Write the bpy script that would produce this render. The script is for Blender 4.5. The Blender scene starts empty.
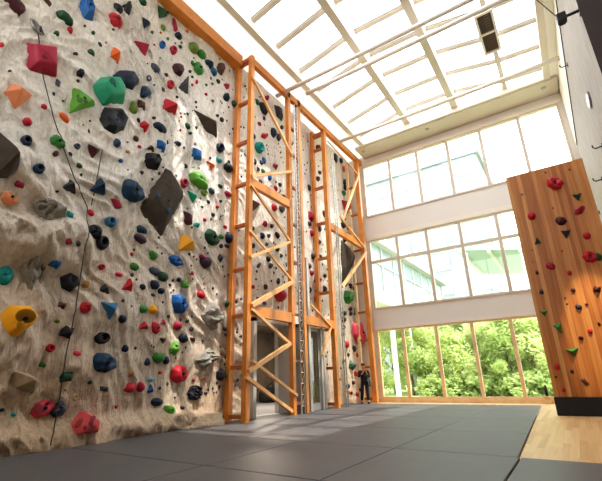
import bpy, bmesh, math, random
from math import sin, cos, pi, radians, sqrt, exp, hypot, atan2
from mathutils import Vector, Matrix, noise
random.seed(7)
SC = bpy.context.scene
COL = SC.collection

# ------------------------------------------------------------------ camera
FPX, YAW, PITCH, ROLL, EYE = 391.94, radians(33.366), radians(19.304), radians(-1.628), 1.35
FWD = Vector((-sin(YAW)*cos(PITCH), cos(YAW)*cos(PITCH), sin(PITCH)))
_r0 = Vector((cos(YAW), sin(YAW), 0)); _u0 = _r0.cross(FWD)
RIGHT = _r0*cos(ROLL) + _u0*sin(ROLL)
UP = -_r0*sin(ROLL) + _u0*cos(ROLL)
EYEP = Vector((0, 0, EYE))
cam = bpy.data.cameras.new('camera'); camo = bpy.data.objects.new('camera', cam); COL.objects.link(camo)
cam.sensor_width = 36.0; cam.sensor_fit = 'HORIZONTAL'; cam.lens = 36.0*FPX/602.0; cam.clip_end = 400
m = Matrix((RIGHT, UP, -FWD)).transposed().to_4x4(); m.translation = EYEP
camo.matrix_world = m; SC.camera = camo

def hit(px, py, ax, v):
    """where the sight line of a photo point meets the plane axis=v"""
    d = FWD*FPX + RIGHT*(px-301) - UP*(py-240.5)
    return EYEP + d*((v-EYEP[ax])/d[ax])

# ------------------------------------------------------------------ main sizes (metres)
XL, XF, XR = -10.5, -9.5, 2.25          # rock wall, tower front plane, right wall
YB, YF, ZC = -3.0, 22.2, 15.57          # back wall, window wall, ceiling

# ------------------------------------------------------------------ materials
def lin(h):
    h = h.lstrip('#'); v = [int(h[i:i+2], 16)/255 for i in (0, 2, 4)]
    return tuple(c/12.92 if c <= .04045 else ((c+.055)/1.055)**2.4 for c in v) + (1,)

def mat(name, col, rough=.5, metal=0., bump=0., bscale=30., var=0., vscale=6., spec=.5, stretch=(1, 1, 1)):
    M = bpy.data.materials.new(name); M.use_nodes = True
    N, L = M.node_tree.nodes, M.node_tree.links
    b = N['Principled BSDF']; c = lin(col) if isinstance(col, str) else col
    b.inputs['Base Color'].default_value = c
    b.inputs['Roughness'].default_value = rough; b.inputs['Metallic'].default_value = metal
    b.inputs['Specular IOR Level'].default_value = spec
    if bump or var:
        tc = N.new('ShaderNodeTexCoord'); mp = N.new('ShaderNodeMapping')
        mp.inputs['Scale'].default_value = stretch; L.new(tc.outputs['Object'], mp.inputs[0])
    if var:
        n = N.new('ShaderNodeTexNoise'); n.inputs['Scale'].default_value = vscale; n.inputs['Detail'].default_value = 5
        L.new(mp.outputs[0], n.inputs[0])
        r = N.new('ShaderNodeValToRGB'); r.color_ramp.elements[0].position = .3; r.color_ramp.elements[1].position = .7
        r.color_ramp.elements[0].color = tuple(x*(1-var) for x in c[:3]) + (1,)
        r.color_ramp.elements[1].color = tuple(min(1, x*(1+var)) for x in c[:3]) + (1,)
        L.new(n.outputs['Fac'], r.inputs[0]); L.new(r.outputs[0], b.inputs['Base Color'])
    if bump:
        n2 = N.new('ShaderNodeTexNoise'); n2.inputs['Scale'].default_value = bscale; n2.inputs['Detail'].default_value = 6
        L.new(mp.outputs[0], n2.inputs[0])
        bp = N.new('ShaderNodeBump'); bp.inputs['Strength'].default_value = bump; bp.inputs['Distance'].default_value = .03
        L.new(n2.outputs['Fac'], bp.inputs['Height']); L.new(bp.outputs[0], b.inputs['Normal'])
    return M

def glass_mat(name, tint=(.96, .98, .98, 1), gloss=.07):
    M = bpy.data.materials.new(name); M.use_nodes = True
    N, L = M.node_tree.nodes, M.node_tree.links; N.clear()
    o = N.new('ShaderNodeOutputMaterial'); t = N.new('ShaderNodeBsdfTransparent'); g = N.new('ShaderNodeBsdfGlossy')
    x = N.new('ShaderNodeMixShader'); t.inputs[0].default_value = tint; g.inputs['Roughness'].default_value = .02
    x.inputs[0].default_value = gloss
    L.new(t.outputs[0], x.inputs[1]); L.new(g.outputs[0], x.inputs[2]); L.new(x.outputs[0], o.inputs[0])
    return M

def plank_mat(name, cols, width, axis, rough=.45, length=0, grain_axis=2):
    """boards of a given width across an axis, each with its own tone, and grain along grain_axis"""
    M = bpy.data.materials.new(name); M.use_nodes = True
    N, L = M.node_tree.nodes, M.node_tree.links; b = N['Principled BSDF']; b.inputs['Roughness'].default_value = rough
    tc = N.new('ShaderNodeTexCoord'); sp = N.new('ShaderNodeSeparateXYZ'); L.new(tc.outputs['Object'], sp.inputs[0])
    dv = N.new('ShaderNodeMath'); dv.operation = 'DIVIDE'; dv.inputs[1].default_value = width; L.new(sp.outputs[axis], dv.inputs[0])
    fl = N.new('ShaderNodeMath'); fl.operation = 'FLOOR'; L.new(dv.outputs[0], fl.inputs[0])
    cb = N.new('ShaderNodeCombineXYZ'); L.new(fl.outputs[0], cb.inputs[0])
    if length:
        wn0 = N.new('ShaderNodeTexWhiteNoise'); wn0.noise_dimensions = '1D'; L.new(fl.outputs[0], wn0.inputs['W'])
        ml = N.new('ShaderNodeMath'); ml.operation = 'MULTIPLY_ADD'; ml.inputs[1].default_value = 1/length
        L.new(sp.outputs[grain_axis], ml.inputs[0]); L.new(wn0.outputs['Value'], ml.inputs[2])
        f2 = N.new('ShaderNodeMath'); f2.operation = 'FLOOR'; L.new(ml.outputs[0], f2.inputs[0]); L.new(f2.outputs[0], cb.inputs[1])
    wn = N.new('ShaderNodeTexWhiteNoise'); wn.noise_dimensions = '3D'; L.new(cb.outputs[0], wn.inputs['Vector'])
    mp = N.new('ShaderNodeMapping'); s = [14, 14, 14]; s[grain_axis] = .55; mp.inputs['Scale'].default_value = s
    L.new(tc.outputs['Object'], mp.inputs[0])
    ad = N.new('ShaderNodeVectorMath'); ad.operation = 'MULTIPLY_ADD'; ad.inputs[1].default_value = (9, 9, 9)
    L.new(wn.outputs['Color'], ad.inputs[0]); L.new(mp.outputs[0], ad.inputs[2])
    ns = N.new('ShaderNodeTexNoise'); ns.inputs['Scale'].default_value = 1; ns.inputs['Detail'].default_value = 5; ns.inputs['Distortion'].default_value = .6
    L.new(ad.outputs[0], ns.inputs[0])
    mx = N.new('ShaderNodeMath'); mx.operation = 'MULTIPLY_ADD'; mx.inputs[1].default_value = .42
    L.new(wn.outputs['Value'], mx.inputs[0])
    m2 = N.new('ShaderNodeMath'); m2.operation = 'MULTIPLY'; m2.inputs[1].default_value = .58; L.new(ns.outputs['Fac'], m2.inputs[0]); L.new(m2.outputs[0], mx.inputs[2])
    r = N.new('ShaderNodeValToRGB'); r.color_ramp.elements[0].position = .18; r.color_ramp.elements[1].position = .82
    r.color_ramp.elements[0].color = lin(cols[0]); r.color_ramp.elements[1].color = lin(cols[-1])
    for k, c in enumerate(cols[1:-1]):
        e = r.color_ramp.elements.new(.18 + .64*(k+1)/(len(cols)-1)); e.color = lin(c)
    L.new(mx.outputs[0], r.inputs[0]); L.new(r.outputs[0], b.inputs['Base Color'])
    return M

def rock_mat():
    M = bpy.data.materials.new('rock_wall'); M.use_nodes = True
    N, L = M.node_tree.nodes, M.node_tree.links; b = N['Principled BSDF']; b.inputs['Roughness'].default_value = .85
    b.inputs['Specular IOR Level'].default_value = .25
    tc = N.new('ShaderNodeTexCoord')
    n1 = N.new('ShaderNodeTexNoise'); n1.inputs['Scale'].default_value = .5; n1.inputs['Detail'].default_value = 6
    n2 = N.new('ShaderNodeTexNoise'); n2.inputs['Scale'].default_value = 9; n2.inputs['Detail'].default_value = 8; n2.inputs['Roughness'].default_value = .7
    for n in (n1, n2): L.new(tc.outputs['Object'], n.inputs[0])
    # stone tint with light falloff painted in: shaded tan low, brighter towards the top
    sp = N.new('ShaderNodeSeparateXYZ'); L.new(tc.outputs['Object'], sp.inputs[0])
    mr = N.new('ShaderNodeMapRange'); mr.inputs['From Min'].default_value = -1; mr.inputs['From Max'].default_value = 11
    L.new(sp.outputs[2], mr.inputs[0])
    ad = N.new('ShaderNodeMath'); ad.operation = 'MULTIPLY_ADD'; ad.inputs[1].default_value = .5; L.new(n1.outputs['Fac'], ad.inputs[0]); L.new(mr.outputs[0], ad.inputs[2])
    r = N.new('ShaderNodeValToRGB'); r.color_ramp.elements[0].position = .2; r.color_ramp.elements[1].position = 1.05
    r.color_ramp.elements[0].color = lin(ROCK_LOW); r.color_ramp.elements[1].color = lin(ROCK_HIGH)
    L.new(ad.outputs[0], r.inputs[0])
    mx = N.new('ShaderNodeMix'); mx.data_type = 'RGBA'; mx.blend_type = 'MULTIPLY'; mx.inputs['Factor'].default_value = .55
    r2 = N.new('ShaderNodeValToRGB'); r2.color_ramp.elements[0].position = .32; r2.color_ramp.elements[1].position = .6
    r2.color_ramp.elements[0].color = (.55, .5, .46, 1); r2.color_ramp.elements[1].color = (1, 1, 1, 1)
    L.new(n2.outputs['Fac'], r2.inputs[0]); L.new(r.outputs[0], mx.inputs[6]); L.new(r2.outputs[0], mx.inputs[7]); L.new(mx.outputs[2], b.inputs['Base Color'])
    mp = N.new('ShaderNodeMapping'); mp.inputs['Rotation'].default_value = (radians(-28), 0, 0); mp.inputs['Scale'].default_value = (1, 3.4, .8)
    L.new(tc.outputs['Object'], mp.inputs[0])
    n3 = N.new('ShaderNodeTexNoise'); n3.inputs['Scale'].default_value = 1.5; n3.inputs['Detail'].default_value = 7; n3.inputs['Roughness'].default_value = .62; n3.inputs['Distortion'].default_value = .9
    L.new(mp.outputs[0], n3.inputs[0])
    bp3 = N.new('ShaderNodeBump'); bp3.inputs['Strength'].default_value = .75; bp3.inputs['Distance'].default_value = .22
    L.new(n3.outputs['Fac'], bp3.inputs['Height'])
    bp = N.new('ShaderNodeBump'); bp.inputs['Strength'].default_value = .5; bp.inputs['Distance'].default_value = .05
    L.new(n2.outputs['Fac'], bp.inputs['Height']); L.new(bp3.outputs[0], bp.inputs['Normal']); L.new(bp.outputs[0], b.inputs['Normal'])
    return M
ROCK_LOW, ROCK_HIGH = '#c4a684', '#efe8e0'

M = dict(
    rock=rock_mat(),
    cream=mat('cream_paint', '#f4efe6', .6), white=mat('white_paint', '#fbf9f5', .6),
    tanp=mat('tan_paint', '#e6dccf', .6), band=mat('wall_band_paint', '#dfd8d0', .6),
    frame=mat('window_frame', '#cdbfae', .5), greyframe=mat('grey_frame', '#b9b4ac', .45),
    timber=mat('pale_timber', '#e3c49a', .5, var=.12, vscale=3),
    orange=mat('orange_paint', '#cd8238', .42, var=.14, vscale=2.5),
    orangedk=mat('orange_dark', '#b0602a', .45, var=.12, vscale=3),
    brace=mat('brace_timber', '#dca86e', .5, var=.12, vscale=3),
    alu=mat('aluminium', '#b7b8b2', .35, metal=.7), steel=mat('bolt_steel', '#8a8a88', .35, metal=.9),
    black=mat('black_metal', '#1b1a1b', .5), boltd=mat('bolt_dark', '#2a2a2c', .4, metal=.6),
    rope=mat('dark_rope', '#3a3733', .8), concrete=mat('right_wall_concrete', '#b3aca4', .8, bump=.35, bscale=5, var=.13, vscale=2.2, stretch=(1, 2.6, .5)),
    darkpanel=mat('dark_panel', '#2e1f1a', .9, var=.1, spec=.1),
    mat_=mat('mat_vinyl', '#5b595a', .46, bump=.15, bscale=40, var=.08, vscale=1.5, spec=.5),
    floorwood=plank_mat('floor_wood', ['#c79a62', '#dcb47d', '#e9c894'], .14, 0, .4, 2.2, 1),
    panelwood=plank_mat('panel_wood', ['#8a4f24', '#a8672f', '#bd8044', '#cf9c60'], .13, 0, .45, 0, 2),
    plinth=mat('black_plinth', '#17161a', .55),
    glass=glass_mat('window_glass'), skyglass=glass_mat('skylight_glass', (.97, .98, 1, 1), .04),
    doorglass=glass_mat('door_glass', (.55, .55, .52, 1), .10),
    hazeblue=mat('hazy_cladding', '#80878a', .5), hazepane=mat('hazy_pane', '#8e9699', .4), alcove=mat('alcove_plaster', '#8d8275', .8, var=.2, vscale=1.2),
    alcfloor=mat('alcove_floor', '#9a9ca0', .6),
    lawn=mat('lawn', '#a9b878', .9, var=.25, vscale=.8), path=mat('pale_path', '#cfc9bf', .8),
    bark=mat('bark', '#6a5a48', .9, var=.2, vscale=6),
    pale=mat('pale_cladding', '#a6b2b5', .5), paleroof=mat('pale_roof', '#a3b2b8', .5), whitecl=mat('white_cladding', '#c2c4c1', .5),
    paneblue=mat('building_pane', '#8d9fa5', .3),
    skin=mat('skin', '#c98f6e', .5), hair=mat('hair', '#4a2618', .6), jacket=mat('black_jacket', '#1a1a20', .7),
    trousers=mat('black_trousers', '#141418', .7), shoes=mat('black_shoes', '#0f0f12', .5), bag=mat('grey_bag', '#6e6f70', .7),
    duffel=mat('duffel_fabric', '#26262a', .8), lampface=mat('lamp_face', '#f7f5ef', .3), soffit=mat('soffit_shaded', '#d2c7ba', .6), bars=mat('skylight_bar_paint', '#ddd3c8', .55), edgeshade=mat('skylight_edge_shade', '#b0a8a0', .5), slats=mat('grille_slat', '#6e6257', .6), grille=mat('grille_dark', '#4a4039', .6),
)
def ceiling_glow_mat():  # white ceiling made translucent so the strip gains added brightness
    Mt = bpy.data.materials.new('ceiling_glow'); Mt.use_nodes = True
    N, L = Mt.node_tree.nodes, Mt.node_tree.links; b = N['Principled BSDF']; b.inputs['Roughness'].default_value = .5; b.inputs['Base Color'].default_value = (.92, .91, .89, 1)
    t = N.new('ShaderNodeBsdfTranslucent'); t.inputs[0].default_value = (.95, .94, .92, 1); x = N.new('ShaderNodeMixShader'); x.inputs[0].default_value = .13
    L.new(b.outputs[0], x.inputs[1]); L.new(t.outputs[0], x.inputs[2]); L.new(x.outputs[0], N['Material Output'].inputs[0]); return Mt
M['translucent'] = ceiling_glow_mat()
def leaf_mat(name, a, b_):
    Mt = bpy.data.materials.new(name); Mt.use_nodes = True
    N, L = Mt.node_tree.nodes, Mt.node_tree.links; b = N['Principled BSDF']; b.inputs['Roughness'].default_value = .6
    tc = N.new('ShaderNodeTexCoord'); n = N.new('ShaderNodeTexNoise'); n.inputs['Scale'].default_value = 1.6; n.inputs['Detail'].default_value = 4
    L.new(tc.outputs['Object'], n.inputs[0])
    r = N.new('ShaderNodeValToRGB'); r.color_ramp.elements[0].position = .35; r.color_ramp.elements[1].position = .65
    r.color_ramp.elements[0].color = lin(a); r.color_ramp.elements[1].color = lin(b_)
    L.new(n.outputs['Fac'], r.inputs[0]); L.new(r.outputs[0], b.inputs['Base Color'])
    t = N.new('ShaderNodeBsdfTranslucent'); L.new(r.outputs[0], t.inputs[0])
    x = N.new('ShaderNodeMixShader'); x.inputs[0].default_value = .55
    L.new(b.outputs[0], x.inputs[1]); L.new(t.outputs[0], x.inputs[2]); L.new(x.outputs[0], N['Material Output'].inputs[0])
    return Mt
LEAF = [leaf_mat('leaves_bright', '#b4c570', '#e2eab2'), leaf_mat('leaves_mid', '#9cb466', '#d2dd9c')]

HC = {  # hold colours
 'red': '#b5202f', 'crimson': '#9c1f3c', 'pink': '#d2495c', 'salmon': '#dd5f62', 'orange': '#cf5f27', 'pale orange': '#d98a5e', 'yellow': '#eaa71f',
 'teal': '#128f8c', 'sea green': '#2a9472', 'green': '#3b7c34', 'bright green': '#5f9a35', 'olive': '#6b7f35', 'dark green': '#1f4a30',
 'blue': '#185c9c', 'navy': '#17253b', 'dark blue': '#193852', 'steel blue': '#2b6688', 'light blue': '#7fb0c8',
 'black': '#202127', 'charcoal': '#3a3b3f', 'maroon': '#47191f', 'brown': '#553429', 'tan': '#b48a58', 'cream': '#d8bd92', 'slate': '#454c5a',
 'grey': '#918b82', 'dark grey': '#4c4239', 'beige': '#a8947a', 'purple': '#3a2138', 'silver': '#9a9a98'}
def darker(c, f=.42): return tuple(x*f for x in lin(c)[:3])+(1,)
HM = {k: mat('hold_'+k.replace(' ', '_'), v, .85 if k in ('grey', 'dark grey', 'beige') else .5,
             bump=.5 if k in ('grey', 'dark grey', 'beige') else .12, bscale=9 if k in ('grey', 'dark grey', 'beige') else 60,
             var=.2 if k in ('grey', 'dark grey', 'beige') else .06, vscale=4, spec=.4) for k, v in HC.items()}
POCKET_SHADE = {k: mat('pocket_shade_'+k.replace(' ', '_'), darker(v), .7) for k, v in HC.items()}  # hold colours darkened to paint the shade inside pockets

# ------------------------------------------------------------------ mesh builder
class MB:
    def __init__(s): s.bm = bmesh.new()
    def box(s, x0, x1, y0, y1, z0, z1, bev=0):
        r = bmesh.ops.create_cube(s.bm, size=1)
        for v in r['verts']: v.co = Vector(((x0+x1)/2+v.co.x*(x1-x0), (y0+y1)/2+v.co.y*(y1-y0), (z0+z1)/2+v.co.z*(z1-z0)))
        if bev:
            es = list({e for v in r['verts'] for e in v.link_edges})
            bmesh.ops.bevel(s.bm, geom=es, offset=bev, segments=2, affect='EDGES', profile=.5)
        return s
    def bar(s, p, q, w, h, side=Vector((1, 0, 0))):
        p, q = Vector(p), Vector(q); d = (q-p).normalized(); a = (side - d*side.dot(d)).normalized(); b = d.cross(a)
        vs = []
        for c in (p, q):
            for i, j in ((-1, -1), (1, -1), (1, 1), (-1, 1)): vs.append(s.bm.verts.new(c + a*(i*w/2) + b*(j*h/2)))
        for f in ((3, 2, 1, 0), (4, 5, 6, 7), (0, 1, 5, 4), (1, 2, 6, 5), (2, 3, 7, 6), (3, 0, 4, 7)): s.bm.faces.new([vs[k] for k in f])
        return s
    def tube(s, pts, r, n=8, rs=None, cap=True):
        pts = [Vector(p) for p in pts]; rings = []
        for i, p in enumerate(pts):
            d = (pts[min(i+1, len(pts)-1)] - pts[max(i-1, 0)]).normalized()
            a = d.orthogonal().normalized() if i == 0 else (pa - d*pa.dot(d)).normalized()
            pa = a; b = d.cross(a); rr = rs[i] if rs else r
            rings.append([s.bm.verts.new(p + (a*cos(2*pi*k/n) + b*sin(2*pi*k/n))*rr) for k in range(n)])
        for A, B in zip(rings, rings[1:]):
            for k in range(n): s.bm.faces.new((A[k], A[(k+1) % n], B[(k+1) % n], B[k]))
        if cap: s.bm.faces.new(rings[0][::-1]); s.bm.faces.new(rings[-1])
        return s
    def prism(s, poly, vec):
        vec = Vector(vec); A = [s.bm.verts.new(Vector(p)) for p in poly]; B = [s.bm.verts.new(Vector(p)+vec) for p in poly]
        n = len(A); s.bm.faces.new(A[::-1]); s.bm.faces.new(B)
        for k in range(n): s.bm.faces.new((A[k], A[(k+1) % n], B[(k+1) % n], B[k]))
        return s
    def quad(s, *p): s.bm.faces.new([s.bm.verts.new(Vector(q)) for q in p]); return s
    def ball(s, c, rx, ry, rz, seg=12):
        r = bmesh.ops.create_uvsphere(s.bm, u_segments=seg, v_segments=max(6, seg*2//3), radius=1)
        for v in r['verts']: v.co = Vector((c[0]+v.co.x*rx, c[1]+v.co.y*ry, c[2]+v.co.z*rz))
        return s
    def build(s, name, mt, parent=None, smooth=False, fix=True):
        if fix: bmesh.ops.recalc_face_normals(s.bm, faces=s.bm.faces[:])
        if parent is not None:
            off = parent.location.copy(); pp = parent.parent
            while pp is not None: off += pp.location; pp = pp.parent
            for v in s.bm.verts: v.co -= off
        me = bpy.data.meshes.new(name); s.bm.to_mesh(me); s.bm.free()
        if smooth:
            for p in me.polygons: p.use_smooth = True
        me.materials.append(M[mt] if isinstance(mt, str) else mt)
        o = bpy.data.objects.new(name, me); COL.objects.link(o)
        if parent is not None: o.parent = parent
        return o

def tag(o, label=None, cat=None, group=None, kind=None):
    if label: o['label'] = label
    if cat: o['category'] = cat
    if group: o['group'] = group
    if kind: o['kind'] = kind
    return o
def thing(name, loc, label, cat, group=None, kind=None):
    o = bpy.data.objects.new(name, None); o.empty_display_size = .2; COL.objects.link(o); o.location = loc
    return tag(o, label, cat, group, kind)
def struct(o, label, cat):
    return tag(o, label, cat, None, 'structure')
SKY, SUN, VT, LOOK, EXPO = 4.0, 4.0, 'Standard', 'Medium High Contrast', 0.25
# ================================================================== the setting
# rock wall relief: height of the rock surface in front of the plane x=XL
BUMPS = []
def bump_at(px, py, rpx, amp, sy=1., sz=1.):
    p = hit(px, py, 0, XL+.1); q = hit(px, py-rpx, 0, XL+.1)
    BUMPS.append((p.y, p.z, abs(q.z-p.z)*sy, abs(q.z-p.z)*sz, amp))
for b in ((10, 234, 30, .62, 1.1, .7), (66, 243, 24, .40), (0, 345, 30, .45), (25, 300, 24, .2), (30, 440, 30, .30, 2, .6), (0, 400, 30, .25),
          (20, 172, 26, .25), (75, 315, 22, .15), (60, 365, 30, .18), (120, 300, 30, .14), (100, 430, 26, .22, 2.2, .5), (160, 420, 22, .25, 2, .5)):
    bump_at(*b)
def rock_h(y, z):
    p = Vector((y, z, 0))
    fl = 1 if y < 9 else max(.3, 1-(y-9)*.45)
    big = (noise.noise(p*.35)*.16 + noise.noise(p*.9 + Vector((5, 3, 1)))*.09)*fl
    # plaster folds: ridged streaks that run steeply down the wall, warped
    w = noise.noise(p*.55 + Vector((9, 1, 4)))*1.1
    ang = radians(62) + noise.noise(p*.22 + Vector((2, 8, 3)))*.7
    t = (y*sin(ang) + z*cos(ang))*2.1 + w*1.6; l = (y*cos(ang) - z*sin(ang))*.5
    rid = (1 - abs(noise.noise(Vector((t, l, 0)))) * 1.6)**3
    rid2 = (1 - abs(noise.noise(Vector((t*2.3, l*1.8, 7)))) * 1.6)**3
    near = max(.25, min(1, (15.5-y)/7)); low = 1.15 if z < 6 else max(.6, 1.15-(z-6)*.06)
    h = big + (rid*.10 + rid2*.055)*near*low + noise.noise(p*4.5)*.022*near + noise.noise(p*9.5)*.010
    for by, bz, ry, rz, a in BUMPS:
        d = ((y-by)/ry)**2 + ((z-bz)/rz)**2
        if d < 4: h += a*exp(-d*d*.8)*(1 + .45*noise.noise(p*1.6) + .2*noise.noise(p*4.1))
    if z < 1.0: h += .22*(1-z)**2*fl*fl
    return h + .02
D1 = (12.0, 14.45, 3.55)       # alcove opening along y, height
D2 = (15.05, 16.35, 3.55)      # glass door
def rock_wall():
    bm = bmesh.new(); ys = []; y = .3
    while y < YF+.05: ys.append(y); y += .055 if y < 11.5 else .09
    ys.append(YF+.1); zs = [k*.056 for k in range(int(ZC/.056)+2)]
    g = [[bm.verts.new((XL + rock_h(y, z), y, z-.06)) for z in zs] for y in ys]
    for i in range(len(ys)-1):
        for j in range(len(zs)-1):
            yc, zc = (ys[i]+ys[i+1])/2, (zs[j]+zs[j+1])/2
            if any(a-.05 < yc < b+.05 and zc < h+.1 for a, b, h in (D1, D2)): continue
            bm.faces.new((g[i][j], g[i+1][j], g[i+1][j+1], g[i][j+1]))
    me = bpy.data.meshes.new('wall_left'); bm.to_mesh(me); bm.free()
    for p in me.polygons: p.use_smooth = True
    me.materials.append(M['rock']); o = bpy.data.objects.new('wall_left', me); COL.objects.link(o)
    struct(o, 'tall beige sculpted rock climbing wall with folded plaster relief', 'wall')
rock_wall()
struct(MB().box(XL-.6, XL-.35, YB, D1[0], -.3, ZC+.3).box(XL-.6, XL-.35, D2[1], YF+.3, -.3, ZC-.01).box(XL-.6, XL-.35, D1[0], D2[1], D1[2]+.1, ZC+.3)
       .box(XL-.6, XL-.35, D1[1], D2[0], -.3, D1[2]+.1).box(XL-.35, XL+.1, YB, .3, -.3, ZC).build('wall_left', 'white'), 'plain backing wall behind the sculpted rock', 'wall')

# floor
fl = MB().box(-17.5, XR+.3, YB-.3, YF+.3, -.3, -.05).build('floor', 'floorwood'); struct(fl, 'pale timber plank floor beside the black mats', 'floor')
# mats: top faces at z=0
def medge(y): return -1.13 - (y-8.15)*.0375
rows = [1.6, 5.3, 8.15, 11.1, 14.2, 17.2, 20.35]
rown = ['in the row nearest the camera', 'in the second row from the camera', 'in the third row from the camera', 'in the fourth row from the camera', 'in the fifth row from the camera', 'in the far row by the windows']
def mat_tile(c, label):
    bm = MB(); g = .012; (x0, y0), (x1, y0b), (x2, y1), (x3, y1b) = c
    bm.prism([(x0+g, y0+g, -.048), (x1-g, y0+g, -.048), (x2-g, y1-g, -.048), (x3+g, y1-g, -.048)], (0, 0, .048))
    bmesh.ops.recalc_face_normals(bm.bm, faces=bm.bm.faces[:])
    es = [e for e in bm.bm.edges if all(v.co.z > -.01 for v in e.verts)]
    bmesh.ops.bevel(bm.bm, geom=es, offset=.018, segments=2, affect='EDGES', profile=.5)
    tag(bm.build('floor_mat', 'mat_'), label, 'floor mat', 'charcoal floor mats')
XW = XL+.05
for i in range(6):
    y0, y1 = rows[i], rows[i+1]
    if i < 2: cols = [(XW, 'against the rock wall'), (-5.57, 'second from the rock wall'), (-3.31, 'third from the rock wall'), (-1.1, 'against the right concrete wall'), (XR-.02, '')]
    else: cols = [(XW, 'against the rock wall'), (-6.9, 'in the middle column'), (-3.31, 'edging the timber floor'), (None, '')]
    for k in range(len(cols)-1):
        xa, xb = cols[k][0], cols[k+1][0]
        c = [(xa, y0), (xb if xb is not None else medge(y0), y0), (xb if xb is not None else medge(y1), y1), (xa, y1)]
        mat_tile(c, 'charcoal floor mat %s, %s' % (rown[i], cols[k][1]))

# far window wall with three window rows
W1 = (11.06, 14.83); W2 = (5.09, 9.5); W3 = (.12, 3.93)
WX0, WX1 = -9.45, 2.02
fw = MB()
for a, b in ((-.3, W3[0]), (W3[1], W2[0]), (W2[1], W1[0]), (W1[1], ZC+.3)): fw.box(WX0, WX1, YF, YF+.35, a, b)
fw.box(XL-.34, WX0, YF, YF+.35, -.3, ZC+.3).box(WX1, XR+.3, YF, YF+.35, -.3, ZC+.3)
struct(fw.build('wall_far', 'band'), 'white wall bands between the rows of windows', 'wall')
def window(name, z0, z1, xs, transom, lab, fm):
    f = MB(); y0, y1 = YF-.06, YF+.12; t = .11
    f.box(WX0, WX1, y0, y1, z0, z0+t).box(WX0, WX1, y0, y1, z1-t, z1).box(WX0, WX0+t, y0, y1, z0+t, z1-t).box(WX1-t, WX1, y0, y1, z0+t, z1-t)
    root = f.build(name, fm); struct(root, lab, 'window')
    mu = MB(); tr = 0
    for x in xs: mu.box(x-.085, x+.085, y0+.02, y1-.02, z0+t, z1-t)
    mu.build('mullion', fm, root)
    if transom: MB().box(WX0+t, WX1-t, y0+.03, y1-.03, transom-.085, transom+.085).build('transom', fm, root)
    p = MB(); ed = [WX0+t]+list(xs)+[WX1-t]
    for a, b in zip(ed, ed[1:]): p.quad((a, YF+.04, z0+t), (b, YF+.04, z0+t), (b, YF+.04, z1-t), (a, YF+.04, z1-t))
    p.build('pane', 'glass', root)
    return root
window('window_1', *W1, [-7.55, -5.72, -3.84, -1.96, 0.05], None, 'upper row of tall panes under the ceiling', 'frame')
window('window_2', *W2, [-7.6, -5.78, -3.9, -2.0, 0.0], 8.04, 'middle row of panes with a transom bar', 'frame')
window('window_3', *W3, [-7.85, -5.98, -4.13, -2.3, -.45], None, 'ground level row of tall panes looking onto trees', 'timber')
struct(MB().box(WX0-.15, WX1+.1, YF-.1, YF, W3[1]-.02, W3[1]+.12).build('trim_1', 'tanp'), 'tan head rail over the ground level windows', 'trim')
struct(MB().box(WX0-.15, WX1+.1, YF-.1, YF, W2[1]-.02, W2[1]+.26).build('trim_2', 'tanp'), 'tan head rail over the middle windows', 'trim')
struct(MB().box(WX0-.15, WX1+.1, YF-.14, YF, -.05, W3[0]).build('baseboard_far', 'timber'), 'pale timber sill along the foot of the windows', 'baseboard')
struct(MB().box(WX0-.15, WX1+.1, YF-.1, YF, W1[1]-.02, W1[1]+.16).build('trim_3', 'tanp'), 'tan head rail over the upper windows', 'trim')

# right wall and back wall
struct(MB().box(XR, XR+.3, YB-.3, YF+.3, -.3, ZC+.5).build('wall_right', 'concrete'), 'pale board-marked concrete wall on the right', 'wall')
pts = [(15.2, 15.0), (21.82, 11.92), (22.18, 11.7), (22.18, ZC-.01), (8.0, ZC-.01), (13.6, 15.5)]
struct(MB().prism([(XR-.02, y, z) for y, z in [(13.0, ZC-.01), (14.6, 15.3), (21.82, 11.92), (22.15, 11.4), (22.15, ZC-.01)]], (.02, 0, 0)).build('trim_4', 'cream'), 'smooth cream plaster facing high on the right wall', 'wall trim')
struct(MB().box(XR-.12, XR, 6.5, 11.5, 0, ZC).build('trim_5', 'darkpanel'), 'dark brown cladding panel on the near right wall', 'wall cladding')
struct(MB().box(-17.5, XL+.3, YB-.3, YB, -.3, ZC+.5).box(1.9, XR+.3, YB-.3, YB, -.3, ZC+.5).box(XL+.3, 1.9, YB-.3, YB, -.3, 9.5).box(XL+.3, 1.9, YB-.3, YB, 13.6, ZC+.5).build('wall_back', 'white'), 'white wall behind the camera', 'wall')
bw = MB()
for k in range(7): bw.box(XL+.3+k*2.015-.05, XL+.3+k*2.015+.05, YB-.2, YB-.05, 9.5, 13.6)
wb = bw.build('window_fill', 'frame'); struct(wb, 'added high strip of fill glazing behind the camera', 'window')  # unseen window, added for fill light from behind
MB().quad((XL+.3, YB-.1, 9.5), (1.9, YB-.1, 9.5), (1.9, YB-.1, 13.6), (XL+.3, YB-.1, 13.6)).build('pane', 'glass', wb)

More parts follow.
